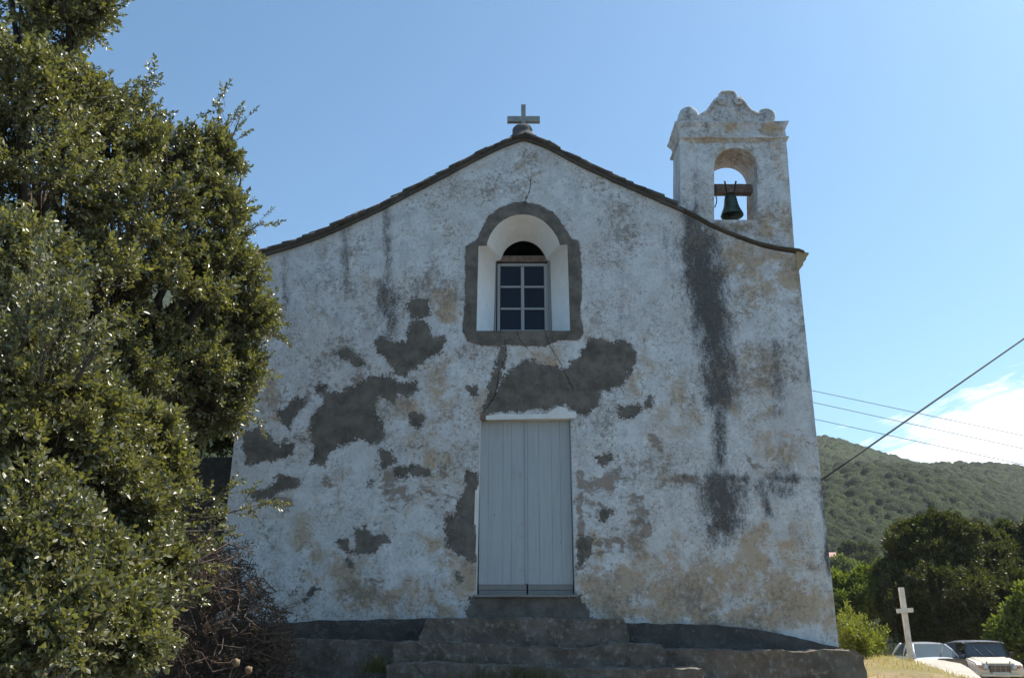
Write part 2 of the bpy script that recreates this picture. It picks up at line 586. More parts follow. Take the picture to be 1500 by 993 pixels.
def hgt(x, y):
    x, y = np.asarray(x, float), np.asarray(y, float)
    front = sst(y, 4.5, 9.0) * 1.05 + sst(y, 11, 16) * 0.27
    right = 1 - sst(x - 0.12 * (y - 16), 6.5, 8.4)
    back = 1 - sst(y, 17.5, 21.5) * sst(x, 3.5, 5.5)
    h = front * right * back
    h = h - 0.06 * sst(y, 18, 22) * sst(x, 7, 9) * (1 - sst(y, 33.5, 35))
    # bank on the uphill, left side of the church
    h = h + sst(-x, 4.6, 5.2) * sst(y, 14.2, 14.9) * 3.0
    h = h + sst(-x, 4.0, 90) * sst(y, 10, 120) * 26
    h = h - sst(y, 34, 90) * sst(x, -10, 15) * 8.0
    rr = np.clip(ridge1(np.clip(x, -700, 900)), 40, 330)
    up = np.where(y < 250, np.clip((y - 95) / 155, 0, 1) * 30, 30 + (y - 250) / 400 * (rr + 8 - 30))
    over = rr + 8 - (y - 650) * 0.10
    k = 30.0
    up = -k * np.log(np.exp(-up / k) + np.exp(-np.maximum(over, -300) / k)) + k * np.log(2) * np.exp(-np.abs(up - over) / k) * 0 if False else np.minimum(up, over)
    h = h + np.where(y > 95, up, 0) + sst(y, 130, 330) * (4 * np.sin(x * 0.055 + 0.9 * np.sin(y * 0.012)) * np.sin(y * 0.014 + x * 0.02) + 4 * np.sin(x * 0.021 + y * 0.013) + 3 * np.sin(x * 0.05 - y * 0.037))
    # second hill, further off on the right
    r2 = 232 + 0.03 * (x - 660) + 5 * np.sin(x * 0.022)
    h2 = np.minimum((y - 700) / 500 * r2, r2 - (y - 1200) * 0.15)
    h = np.where(y > 700, np.maximum(h, np.where(h2 > 0, h2, -50)), h)
    h = h - sst(-y, 10, 200) * 6
    return np.maximum(h, -30)


def spaced(lo, hi, near_lo, near_hi, d):
    a = list(np.arange(near_lo, near_hi + d * 0.5, d))
    s, x = d, a[-1]
    while x < hi:
        s *= 1.09
        x += s
        a.append(min(x, hi))
    s, x, b = d, a[0], []
    while x > lo:
        s *= 1.09
        x -= s
        b.append(max(x, lo))
    return np.array(b[::-1] + a)


xs, ys = spaced(-1400, 1900, -14, 26, 0.4), spaced(-700, 1700, -2, 40, 0.4)
GX, GY = np.meshgrid(xs, ys)
GZ = hgt(GX, GY)
near = np.exp(-((GX - 4) ** 2 + (GY - 14) ** 2) / 900)
GZ = GZ + near * np.array([mnoise.noise((x * 0.9, y * 0.9, 0)) for x, y in zip(GX.ravel(), GY.ravel())]).reshape(GX.shape) * 0.09
nx, ny = len(xs), len(ys)
idx = np.arange(nx * ny).reshape(ny, nx)
quads = np.stack([idx[:-1, :-1], idx[:-1, 1:], idx[1:, 1:], idx[1:, :-1]], -1).reshape(-1, 4)


def ground_mat():
    M = Mat('dry_ground')
    n1, n2, n3 = M.noise(0.35, 6, 0.6), M.noise(3, 8, 0.65), M.noise(22, 5, 0.65)
    c = M.mix(M.step(n2, 0.35, 0.65), (0.30, 0.225, 0.135), (0.20, 0.15, 0.085))
    c = M.mix(M.step(n1, 0.45, 0.62, 0, 0.6), c, (0.17, 0.16, 0.06))
    c = M.mix(M.step(n3, 0.55, 0.75, 0, 0.5), c, (0.36, 0.30, 0.21))
    sep = M.node('ShaderNodeSeparateXYZ')
    M.put(sep.inputs[0], M.co())
    far = M.step(sep.outputs[1], 40, 75)
    g = M.mix(M.step(M.noise(0.12, 8, 0.7), 0.4, 0.65), (0.022, 0.036, 0.012), (0.05, 0.065, 0.022))
    cells = M.voro(0.22, vec=M.mix(0.3, M.co(), M.noise(0.3, 4, 0.6, col=True)))
    g = M.mix(M.step(cells, 0.15, 0.75, 0, 0.7), g, (0.014, 0.024, 0.008))
    c = M.mix(far, c, g)
    h_far = M.math('MULTIPLY', far, M.math('ADD', M.math('MULTIPLY', cells, -40.0), M.math('MULTIPLY', M.noise(0.9, 6, 0.7), 25.0)))
    front_bounce = M.step(sep.outputs[1], 7.5, 9.5, 1, 0)  # unseen ground in front, toned to dim bounce light on the facade
    c = M.mix(front_bounce, c, M.mix(n2, (0.11, 0.098, 0.08), (0.16, 0.14, 0.115)))
    M.principled(c, 0.95, M.bump(M.math('ADD', h_far, M.math('ADD', n2, M.math('MULTIPLY', n3, 0.4))), 0.8, 0.05), spec=0.15)
    return M.done()


tag(mesh_np('ground', np.stack([GX, GY, GZ], -1), quads, ground_mat(), smooth=True), kind='structure')

# maquis covering the far hillside: one mass of small crowns
def maquis():
    us = np.linspace(-0.05, 0.86, 1400)
    yv = np.exp(np.linspace(math.log(105), math.log(800), 900))
    U, Yg = np.meshgrid(us, yv)
    X = U * Yg
    Z = hgt(X, Yg)
    C = np.zeros_like(Z)
    TI = np.full_like(Z, 0.35)
    ct = rng.random(190000)
    n = 190000
    cu = rng.uniform(-0.06, 0.87, n)
    cy = np.sqrt(rng.uniform(100 ** 2, 790 ** 2, n))
    cr = rng.uniform(0.5, 1.5, n) * rng.choice([1, 1, 1, 1, 1, 1.3, 2.0], n)
    ch = cr * rng.uniform(0.4, 1.3, n)
    lyv = np.log(yv)
    du = us[1] - us[0]
    for a, y, r, hh, tt in zip(cu, cy, cr, ch, ct):
        i0, i1 = np.searchsorted(yv, y - r), np.searchsorted(yv, y + r)
        j0 = max(0, int((a - r / y * 1.6 - us[0]) / du))
        j1 = min(len(us), int((a + r / y * 1.6 - us[0]) / du) + 2)
        if i1 <= i0 or j1 <= j0:
            continue
        sx = X[i0:i1, j0:j1] - a * y
        sy = Yg[i0:i1, j0:j1] - y
        d = 1 - (sx * sx + sy * sy) / (r * r)
        e_ = np.sqrt(np.maximum(d, 0)) * hh
        w_ = e_ > C[i0:i1, j0:j1]
        C[i0:i1, j0:j1][w_] = e_[w_]
        TI[i0:i1, j0:j1][w_] = tt
    C = C + rng.normal(0, 0.10, C.shape)
    Z = Z + 0.3 + C
    edge = np.minimum(np.minimum(U - us[0], us[-1] - U) * 30, np.minimum((Yg - 105) / 6, (800 - Yg) / 20))
    Z = Z - (1 - np.clip(edge, 0, 1)) * 4
    ny, nx = Z.shape
    idx = np.arange(nx * ny).reshape(ny, nx)
    q = np.stack([idx[:-1, :-1], idx[:-1, 1:], idx[1:, 1:], idx[1:, :-1]], -1).reshape(-1, 4)
    M = Mat('maquis_leaves')
    n1, n2, n3 = M.noise(0.02, 5, 0.6), M.noise(0.22, 5, 0.65), M.noise(1.6, 6, 0.7)
    c = M.mix(M.step(n2, 0.35, 0.68), (0.014, 0.028, 0.006), (0.038, 0.060, 0.012))
    c = M.mix(M.step(n1, 0.42, 0.62, 0, 0.55), c, (0.046, 0.068, 0.015))
    c = M.mix(M.step(n3, 0.5, 0.75, 0, 0.5), c, (0.070, 0.095, 0.020))
    c = M.mix(0.75, c, M.ramp(M.attr('tint'), [(0.0, (0.5, 0.55, 0.5)), (0.5, (1.0, 1.0, 0.9)), (1.0, (1.7, 1.6, 1.3))]), 'MULTIPLY')
    M.principled(c, 0.85, M.bump(M.math('ADD', n3, M.noise(0.7, 5, 0.7)), 1.0, 1.6), spec=0.15)
    o = mesh_np('maquis', np.stack([X, Yg, Z], -1), q, M.done(), smooth=True, attrs={'tint': TI.ravel()})
    tag(o, 'dense green maquis scrub covering the far hillside', 'scrub', kind='stuff')


maquis()

# ------------------------------------------------------------------ church
FY = 12.0
church = empty('church', (0.19, 12.0, 1.0), 'whitewashed weathered stone church with gable, arched window and small bell tower', 'church')


def fx(px, py, Y=FY):
    p = at(px, py, Y)
    return (p.x, p.z)


roof_px = [(340, 386), (371, 381), (395, 374), (430, 364), (470, 350), (515, 330), (560, 309), (605, 285), (650, 262), (700, 235), (740, 216), (766, 206),
           (800, 218), (850, 245), (900, 268), (950, 290), (1000, 312), (1040, 333), (1080, 350), (1120, 364), (1168, 373), (1190, 377)]
roof_w = [fx(*p) for p in roof_px]
RX, RZ = np.array([p[0] for p in roof_w]), np.array([p[1] for p in roof_w])
roofz = lambda x: np.interp(x, RX, RZ)
XL, XR, ZB = -3.97, 4.35, 0.75
XR_top, XR_bot = fx(1168, 372)[0], fx(1228, 950)[0]
win_px = [(698, 485), (701, 361), (713, 361), (714, 355), (718, 345), (723, 337), (730, 329), (738, 323), (748, 318), (757, 315.5), (767, 315), (777, 316),
          (786, 319), (795, 324), (803, 331), (810, 339), (816, 348), (819, 356), (820, 360), (831, 359), (835, 485)]
door_px = [(697, 874), (704, 614), (836, 613), (843, 874)]
win_w = [fx(*p) for p in win_px]
door_w = [fx(*p) for p in door_px]


def inside(px, py, poly):
    px, py = np.asarray(px), np.asarray(py)
    r = np.zeros(px.shape, bool)
    n = len(poly)
    for i in range(n):
        x0, y0 = poly[i]
        x1, y1 = poly[(i + 1) % n]
        if y0 == y1:
            continue
        c = ((y0 > py) != (y1 > py)) & (px < (x1 - x0) * (py - y0) / (y1 - y0) + x0)
        r ^= c
    return r


def seg_dist(px, py, a, b):
    dx, dy = b[0] - a[0], b[1] - a[1]
    t = np.clip(((px - a[0]) * dx + (py - a[1]) * dy) / max(dx * dx + dy * dy, 1e-9), 0, 1)
    qx, qy = a[0] + t * dx, a[1] + t * dy
    return np.hypot(px - qx, py - qy), qx, qy


def poly_sdf(px, py, poly):
    d = np.full(np.shape(px), 1e9)
    for i in range(len(poly)):
        d = np.minimum(d, seg_dist(px, py, poly[i], poly[(i + 1) % len(poly)])[0])
    return np.where(inside(px, py, poly), d, -d)


def snap(px, py, poly):
    best = np.full(np.shape(px), 1e9)
    bx, by = np.array(px, float), np.array(py, float)
    for i in range(len(poly)):
        d, qx, qy = seg_dist(px, py, poly[i], poly[(i + 1) % len(poly)])
        m = d < best
        best = np.where(m, d, best)
        bx, by = np.where(m, qx, bx), np.where(m, qy, by)
    return best, bx, by


cement_px = [
    [(682, 361), (698, 352), (705, 338), (716, 317), (733, 305), (751, 298), (770, 297), (790, 301), (807, 310), (821, 324), (830, 340), (837, 350), (847, 352), (851, 377), (852, 419), (850, 461), (855, 486), (848, 498), (818, 498), (800, 507), (742, 505), (705, 506), (684, 500), (678, 484), (681, 442)],
    [(595, 449), (600, 441), (612, 438), (624, 442), (629, 452), (626, 462), (618, 467), (606, 467), (598, 460)],
    [(603, 468), (622, 468), (630, 485), (633, 495), (648, 492), (653, 500), (648, 515), (630, 525), (620, 535), (604, 540), (593, 553), (578, 546), (568, 530), (553, 515), (551, 500), (560, 494), (575, 499), (594, 500), (598, 480)],
    [(481, 575), (502, 571), (527, 560), (544, 550), (569, 550), (584, 560), (607, 560), (613, 571), (599, 581), (582, 579), (574, 588), (553, 579), (550, 602), (561, 619), (562, 643), (548, 653), (527, 641), (502, 649), (485, 662), (476, 681), (455, 679), (461, 657), (453, 628), (455, 611), (472, 594)],
    [(358, 636), (375, 626), (396, 634), (398, 649), (411, 653), (417, 644), (429, 651), (428, 666), (404, 674), (362, 679), (355, 657)],
    [(404, 602), (421, 594), (434, 583), (447, 583), (445, 596), (432, 607), (424, 629), (414, 620)],
    [(366, 721), (396, 712), (409, 693), (426, 698), (443, 702), (440, 711), (413, 719), (392, 730), (371, 730)],
    [(579, 687), (603, 680), (632, 687), (632, 696), (595, 697), (580, 699)],
    [(556, 657), (574, 660), (579, 677), (559, 688)],
    [(602, 608), (616, 605), (624, 615), (616, 629), (602, 622)],
    [(683, 688), (700, 692), (698, 823), (683, 819), (654, 797), (651, 758), (668, 756), (673, 725), (683, 720)],
    [(518, 775), (536, 773), (551, 782), (570, 784), (570, 793), (553, 795), (552, 811), (514, 809), (523, 795)],
    [(493, 790), (508, 788), (510, 804), (495, 804)],
    [(492, 514), (506, 509), (521, 518), (534, 533), (523, 538), (511, 527), (499, 525)],
    [(461, 562), (479, 562), (474, 580), (463, 575)],
    [(733, 557), (751, 537), (777, 527), (808, 537), (824, 542), (849, 521), (862, 498), (878, 495), (891, 503), (917, 498), (932, 519), (927, 542), (911, 565), (880, 573), (873, 599), (849, 610), (829, 591), (808, 597), (767, 602), (708, 605), (722, 586), (730, 573)],
    [(733, 506), (742, 508), (733, 555), (730, 582), (714, 606), (704, 607)],
    [(903, 596), (935, 591), (943, 601), (922, 613), (905, 610)],
    [(944, 582), (953, 582), (955, 597), (944, 597)],
    [(874, 669), (891, 663), (898, 674), (883, 681)],
    [(688, 872), (850, 872), (864, 893), (868, 912), (682, 912)],
    [(876, 748), (896, 748), (899, 762), (880, 763)],
    [(850, 784), (870, 787), (866, 811), (846, 832), (847, 800)],
    [(684, 566), (698, 567), (700, 578), (687, 580)],
    [(446, 878), (458, 858), (465, 862), (452, 879)],
    [(508, 821), (517, 821), (518, 830), (508, 830)],
    [(536, 705), (544, 705), (544, 712), (536, 712)],
    [(668, 838), (676, 838), (677, 850), (668, 851)],
]
# soft stains and painted bounce tint: (x0,y0,x1,y1,radius,strength)
black_px = [
    (1016, 322, 1024, 380, 24, 0.8), (1022, 360, 1042, 470, 36, 0.95), (1045, 460, 1052, 580, 31, 0.88), (1050, 560, 1056, 680, 15, 0.75),
    (1060, 380, 1066, 470, 14, 0.6), (1000, 697, 1040, 700, 7, 0.5), (1036, 699, 1092, 702, 12, 0.75), (1095, 706, 1120, 702, 9, 0.6), (1125, 699, 1165, 703, 11, 0.7), (1168, 700, 1200, 702, 5, 0.55), (1030, 722, 1036, 750, 9, 0.6), (1088, 712, 1092, 734, 10, 0.6), (1068, 750, 1074, 782, 8, 0.6), (1035, 480, 1040, 560, 20, 0.5), (1075, 400, 1090, 470, 16, 0.42), (1060, 500, 1072, 600, 14, 0.4), (1052, 712, 1060, 764, 34, 0.88), (1080, 715, 1085, 745, 16, 0.7),
    (1115, 712, 1155, 720, 20, 0.68), (1120, 735, 1128, 755, 12, 0.6), (1052, 790, 1062, 795, 10, 0.6), (1136, 505, 1140, 600, 17, 0.55),
    (1108, 500, 1160, 520, 15, 0.45), (1145, 640, 1150, 690, 16, 0.45), (1205, 700, 1214, 840, 7, 0.7), (1180, 520, 1198, 690, 5, 0.45), (1170, 780, 1215, 860, 26, 0.4),
    (566, 302, 568, 420, 9, 0.62), (563, 425, 572, 470, 21, 0.72), (505, 335, 508, 432, 11, 0.55), (417, 378, 420, 470, 10, 0.5), (470, 365, 472, 440, 24, 0.36),
    (555, 480, 575, 500, 24, 0.5), (890, 310, 880, 350, 26, 0.36), (905, 400, 910, 480, 34, 0.3), (440, 430, 520, 490, 30, 0.36),
    (975, 330, 978, 390, 8, 0.45), (930, 300, 932, 360, 7, 0.35), (430, 500, 500, 505, 12, 0.35), (640, 280, 720, 300, 30, 0.2),
    (600, 900, 640, 905, 14, 0.4), (330, 890, 620, 908, 12, 0.35), (880, 905, 1080, 912, 8, 0.4), (380, 520, 395, 620, 22, 0.3),
]
ochre_px = [
    (880, 850, 980, 880, 45, 0.9), (1000, 830, 1060, 850, 40, 0.85), (1110, 800, 1150, 870, 45, 0.9), (1170, 880, 1200, 900, 30, 0.7), (920, 890, 1180, 905, 24, 0.8),
    (1080, 380, 1150, 400, 40, 0.75), (1090, 420, 1110, 440, 25, 0.7), (650, 436, 655, 462, 14, 0.95), (480, 840, 640, 870, 50, 0.55), (600, 880, 680, 890, 30, 0.6),
    (640, 800, 690, 850, 40, 0.5), (1100, 560, 1150, 660, 45, 0.45), (960, 560, 1000, 600, 40, 0.4), (960, 640, 1000, 670, 30, 0.4), (400, 560, 400, 590, 20, 0.6),
    (395, 610, 410, 620, 16, 0.5), (610, 640, 640, 680, 35, 0.5), (640, 560, 700, 590, 35, 0.45), (760, 240, 770, 250, 15, 0.4), (890, 520, 960, 560, 40, 0.35),
    (440, 780, 460, 810, 25, 0.6), (770, 520, 800, 530, 20, 0.5), (590, 600, 650, 620, 30, 0.4),
]
bare_px = [
    (865, 712, 905, 697, 16, 0.62), (858, 740, 880, 745, 16, 0.55), (930, 730, 945, 780, 16, 0.55), (880, 800, 910, 795, 12, 0.55), (990, 700, 1020, 705, 8, 0.6),
    (570, 700, 590, 730, 30, 0.5), (620, 720, 660, 750, 22, 0.4), (480, 705, 485, 708, 10, 0.6), (430, 640, 420, 660, 20, 0.4), (850, 690, 850, 830, 8, 0.55),
    (530, 540, 520, 560, 16, 0.4), (620, 640, 600, 660, 16, 0.4), (900, 610, 920, 600, 12, 0.35), (640, 520, 600, 540, 20, 0.4), (860, 500, 870, 520, 10, 0.4),
    (700, 840, 500, 860, 30, 0.25), (955, 640, 965, 655, 12, 0.5), (1100, 680, 1130, 690, 12, 0.4), (410, 735, 420, 740, 14, 0.5), (650, 690, 660, 800, 12, 0.45),
]
black_px += [(440, 400, 540, 360, 45, 0.24), (600, 330, 660, 300, 36, 0.2), (840, 300, 930, 330, 40, 0.24), (960, 400, 975, 500, 26, 0.3), (1000, 183, 1150, 180, 7, 0.42), (1040, 160, 1100, 160, 10, 0.4), (1057, 136, 1076, 136, 8, 0.6), (1009, 160, 1009, 168, 14, 0.5), (1124, 160, 1124, 170, 13, 0.55), (1034, 182, 1034, 195, 5, 0.6),
             (1110, 245, 1118, 265, 7, 0.6), (1025, 256, 1032, 262, 6, 0.6), (1000, 210, 1030, 212, 6, 0.45), (1130, 300, 1150, 340, 14, 0.4), (1000, 305, 1030, 320, 8, 0.5), (1050, 324, 1100, 324, 4, 0.6), (1020, 240, 1030, 300, 16, 0.25)]
ochre_px += [(1000, 206, 1130, 206, 5, 0.9), (1125, 280, 1132, 330, 22, 0.8), (1042, 300, 1032, 316, 13, 0.7), (1080, 340, 1120, 350, 14, 0.9), (1080, 168, 1100, 172, 12, 0.6), (1070, 188, 1090, 192, 9, 0.7), (1120, 190, 1140, 190, 9, 0.7), (1060, 225, 1095, 230, 10, 0.8), (1105, 260, 1106, 320, 7, 0.9), (1142, 215, 1140, 260, 10, 0.5)]  # bell arch soffit and right jamb: warm bounce light painted as ochre
crack_px = [
    [(778, 262), (776, 280), (770, 292), (768, 302)],
    [(740, 500), (742, 520), (731, 545), (726, 580), (706, 606)],
    [(798, 488), (806, 508), (820, 530), (838, 568)],
    [(757, 486), (761, 498), (771, 508)],
]


def soft(px, py, items):
    f = np.zeros_like(px)
    for x0, y0, x1, y1, r, s in items:
        d = seg_dist(px, py, (x0, y0), (x1, y1))[0]
        f = np.maximum(f, s * np.exp(-(d / r) ** 2 * 0.75))
    return f


def build_facade():
    d = 0.02
    gx = np.arange(XL - 0.03, XR + 0.12, d)
    gz = np.arange(ZB, roofz(0.19) + 0.1, d)
    X, Z = np.meshgrid(gx, gz)
    PX, PY = to_px(X, FY, Z)
    xr = np.interp(Z, [0.7, 7.2], [XR_bot, XR_top])
    sd_out = np.minimum(np.minimum(X - XL, xr - X), roofz(X) - Z)
    keep_v = (sd_out > -d * 0.5) & ~inside(X, Z, win_w) & ~inside(X, Z, door_w)
    # corner vertices of kept cells
    ck = keep_v[:-1, :-1] & keep_v[:-1, 1:] & keep_v[1:, 1:] & keep_v[1:, :-1]
    ny, nx = X.shape
    idx = np.arange(nx * ny).reshape(ny, nx)
    q = np.stack([idx[:-1, :-1], idx[:-1, 1:], idx[1:, 1:], idx[1:, :-1]], -1)[ck]
    cnt = np.bincount(q.ravel(), minlength=nx * ny).reshape(ny, nx)
    bnd = (cnt > 0) & (cnt < 4)
    X2, Z2 = X.copy(), Z.copy()
    for poly in (win_w, door_w):
        bi = bnd & (np.abs(X - np.mean([p[0] for p in poly])) < 1.0)
        ii = np.argwhere(bi)
        xi, zi = X[bi], Z[bi]
        b, qx, qz = snap(xi, zi, poly)
        m = b < d * 1.6
        X2[ii[m, 0], ii[m, 1]], Z2[ii[m, 0], ii[m, 1]] = qx[m], qz[m]
    ends = bnd & (X - XL < d * 1.5)
    X2[ends] = XL
    ends = bnd & (xr - X < d * 1.5) & (xr - X > -d)
    X2[ends] = xr[ends]
    ends = bnd & (roofz(X) - Z < d * 1.6)
    Z2[ends] = roofz(X)[ends]
    cem = np.full(X.shape, -20.0)
    for p in cement_px[1:]:
        xs_ = [a[0] for a in p]
        ys_ = [a[1] for a in p]
        m = (PX > min(xs_) - 20) & (PX < max(xs_) + 20) & (PY > min(ys_) - 20) & (PY < max(ys_) + 20)
        cem[m] = np.maximum(cem[m], poly_sdf(PX[m], PY[m], p))
    frame = poly_sdf(PX, PY, cement_px[0])
    crack = np.full(X.shape, 1e3)
    for pl in crack_px:
        for a, b in zip(pl, pl[1:]):
            dd = seg_dist(PX, PY, a, b)[0]
            cr = (b[0] - a[0]) * (PY - a[1]) - (b[1] - a[1]) * (PX - a[0])
            sgn = np.where(cr >= 0, 1.0, -1.0)
            m = dd < np.abs(crack)
            crack[m] = (dd * sgn)[m]
    crack = np.where(np.abs(crack) < 90, 1.0 + crack * 0.0096, 0.0)
    n1 = np.array([mnoise.noise((x * 0.7, 3.3, z * 0.7)) * 0.018 + mnoise.noise((x * 2.9, 8.3, z * 2.9)) * 0.006 for x, z in zip(X2.ravel(), Z2.ravel())]).reshape(X.shape)
    Yv = FY + n1 * np.clip(sd_out / 0.3, 0, 1) - 0.014 * sst(frame, -1.0, 1.5) - 0.003 * sst(cem, -1, 2)
    used = np.unique(q)
    remap = np.full(nx * ny, -1)
    remap[used] = np.arange(len(used))
    V = np.stack([X2, Yv, Z2], -1).reshape(-1, 3)[used]
    A = {'cement': np.clip(cem / 24 + 0.5, 0, 1), 'surround': np.clip(frame / 24 + 0.5, 0, 1), 'black': soft(PX, PY, black_px), 'ochre': soft(PX, PY, ochre_px),
         'bare': soft(PX, PY, bare_px), 'crack': crack}
    A = {k: v.ravel()[used] for k, v in A.items()}
    return mesh_np('front_wall', V, remap[q], PLASTER, church, smooth=True, attrs=A)


build_facade()


def weather(o):
    me = o.data
    co = np.zeros(len(me.vertices) * 3, np.float32)
    me.vertices.foreach_get('co', co)
    co = co.reshape(-1, 3)
    PX, PY = to_px(co[:, 0].astype(float), co[:, 1].astype(float), co[:, 2].astype(float))
    for nm, it in (('black', black_px), ('ochre', ochre_px), ('bare', bare_px)):
        me.attributes.new(nm, 'FLOAT', 'POINT').data.foreach_set('value', soft(PX, PY, it).astype(np.float32))


DEPTH = 15.0
# side and back walls (0.45 m thick)
bm = bmesh.new()
add_box(bm, XL + 0.004, XL + 0.45, FY + 0.03, FY + DEPTH, 0.0, roofz(XL) - 0.03)
bm_obj('side_wall', bm, PLASTER, church)
bm = bmesh.new()
xa = 4.30
add_box(bm, xa - 0.45, xa, FY + 0.03, FY + DEPTH, 0.0, roofz(xa) - 0.03)
bm_obj('side_wall', bm, PLASTER, church)
bm = bmesh.new()
back = [(XL + 0.46, 0.0), (xa - 0.46, 0.0)] + [(x, float(roofz(x)) - 0.03) for x in np.linspace(xa - 0.46, XL + 0.46, 24)]
add_prism(bm, back, 'y', FY + DEPTH - 0.45, FY + DEPTH - 0.003)
bm_obj('back_wall', bm, PLASTER, church)

# window: plastered reveal, frame, panes
win_in_px = [(723, 486), (726, 383), (733, 381), (735, 377), (738, 370), (741, 365.5), (745, 361.5), (750, 358), (755, 355.5), (761, 353.6), (767, 353), (773, 353.8),
             (780, 356), (786, 359.5), (791, 364), (795, 369.5), (798.5, 375), (800, 379), (801, 381), (806, 382), (809, 486)]
WY = FY + 0.42
vo = [(x, FY - 0.016, z) for x, z in win_w]
vi = [tuple(at(p[0], p[1], WY)) for p in win_in_px]
V, Fq = [], []
NS = 6
for k in range(NS + 1):
    t = k / NS
    for a, b in zip(vo, vi):
        V.append([a[i] + (b[i] - a[i]) * t for i in range(3)])
n = len(vo)
for k in range(NS):
    for i in range(n):
        Fq.append((k * n + i, k * n + (i + 1) % n, (k + 1) * n + (i + 1) % n, (k + 1) * n + i))
mesh_np('window_reveal', V, np.array(Fq), WHITEWASH, church)
# backing wall round the inner opening, hidden in the wall thickness
win_e = bpy.data.objects.new('window', None)
p0 = at(766, 486, WY)
win_e.location = (0, 0, 0)
win_e.parent = church
win_e.matrix_parent_inverse = Matrix.Translation(-church.location)
COL.objects.link(win_e)
WF = WY + 0.05


def wx(px, py, Y=WF):
    p = at(px, py, Y)
    return p.x, p.z


def bar(bm, pa, pb, y0, y1, bev=0.006):
    (x0, z0), (x1, z1) = wx(*pa), wx(*pb)
    add_box(bm, min(x0, x1), max(x0, x1), y0, y1, min(z0, z1), max(z0, z1), bev)


bm = bmesh.new()
bar(bm, (721, 492), (727.5, 379), WY + 0.005, WY + 0.16)
roughen(bm, 0.006, 9)
bm_obj('jamb', bm, DOORGREY, win_e)
bm = bmesh.new()
bar(bm, (803.5, 492), (811, 379), WY + 0.005, WY + 0.16)
roughen(bm, 0.006, 9)
bm_obj('jamb', bm, DOORGREY, win_e)
bm = bmesh.new()
bar(bm, (724, 384.8), (809, 376), WY + 0.01, WY + 0.17)
bm_obj('lintel', bm, OLDWOOD, win_e)
bm = bmesh.new()
bar(bm, (728, 492), (733, 387), WF - 0.02, WF + 0.03)
bar(bm, (798, 492), (803, 387), WF - 0.02, WF + 0.03)
bar(bm, (733.3, 390.5), (797.7, 386.5), WF - 0.02, WF + 0.03)
bar(bm, (763.3, 486), (767.7, 391), WF - 0.022, WF + 0.028)
for yy_ in (420.5, 452.5):
    for xa_, xb_ in ((733.3, 763.1), (767.9, 797.7)):
        bar(bm, (xa_, yy_ - 1.4), (xb_, yy_ + 1.4), WF - 0.012, WF + 0.02, 0.004)
bar(bm, (733.3, 492), (797.7, 483.5), WF - 0.02, WF + 0.03)
bm_obj('sash', bm, FRAMEPAINT, win_e)
for xa_, xb_ in ((733.4, 763.2), (767.8, 797.6)):
    for ya_, yb_ in ((390.6, 419), (422, 451), (454, 483.4)):
        bm = bmesh.new()
        (x0, z0), (x1, z1) = wx(xa_, yb_), wx(xb_, ya_)
        add_box(bm, x0, x1, WF + 0.004 + random.uniform(0, .003), WF + 0.010, z0, z1)
        bm_obj('pane', bm, GLASS, win_e)

# door
door_e = bpy.data.objects.new('door', None)
door_e.parent = church
door_e.matrix_parent_inverse = Matrix.Translation(-church.location)
COL.objects.link(door_e)
DY = FY + 0.10
# plastered jambs and lintel lining
bm = bmesh.new()
(xl0, zb), (xl1, zt) = fx(697, 874), fx(704, 614)
(xr0, _), (xr1, _) = fx(843, 874), fx(836, 613)
add_hull8(bm, [(xl0 - 0.05, FY + 0.004, zb), (xl0, FY + 0.004, zb), (xl0 + 0.022, DY + 0.12, zb), (xl0 - 0.05, DY + 0.12, zb),
               (xl1 - 0.05, FY + 0.004, zt), (xl1, FY + 0.004, zt), (xl1 + 0.016, DY + 0.12, zt), (xl1 - 0.05, DY + 0.12, zt)])
add_hull8(bm, [(xr0, FY + 0.004, zb), (xr0 + 0.05, FY + 0.004, zb), (xr0 + 0.05, DY + 0.12, zb), (xr0 - 0.012, DY + 0.12, zb),
               (xr1, FY + 0.004, zt), (xr1 + 0.05, FY + 0.004, zt), (xr1 + 0.05, DY + 0.12, zt), (xr1 - 0.012, DY + 0.12, zt)])
add_box(bm, xl1 - 0.05, xr1 + 0.05, FY + 0.004, DY + 0.12, zt + 0.002, zt + 0.09)
bm_obj('door_jamb', bm, WHITEWASH, door_e)
# raised white lintel strip over the door
bm = bmesh.new()
lp = [(712, 615), (712, 609), (735, 606.5), (770, 607.5), (802, 606), (810, 600), (818, 596), (830, 598), (833, 603), (843, 603), (845, 608), (843, 612.5), (836, 613)]
add_prism(bm, [fx(*p) for p in lp], 'y', FY - 0.022, FY + 0.003)
chop(bm, 0.06)
roughen(bm, 0.006, 11)
bm_obj('lintel', bm, WHITEWASH, door_e)
bm = bmesh.new()
lp = [(703, 615), (704, 607), (708, 603), (714, 604), (717, 610), (713, 615)]
add_prism(bm, [fx(*p) for p in lp], 'y', FY - 0.012, FY + 0.06)
bm_obj('broken_corner', bm, OLDWOOD, door_e)
xm = at(771.5, 740, DY).x
zt_, zb_ = at(770, 612, DY).z, at(770, 871, DY).z
zrail = at(770, 856, DY).z


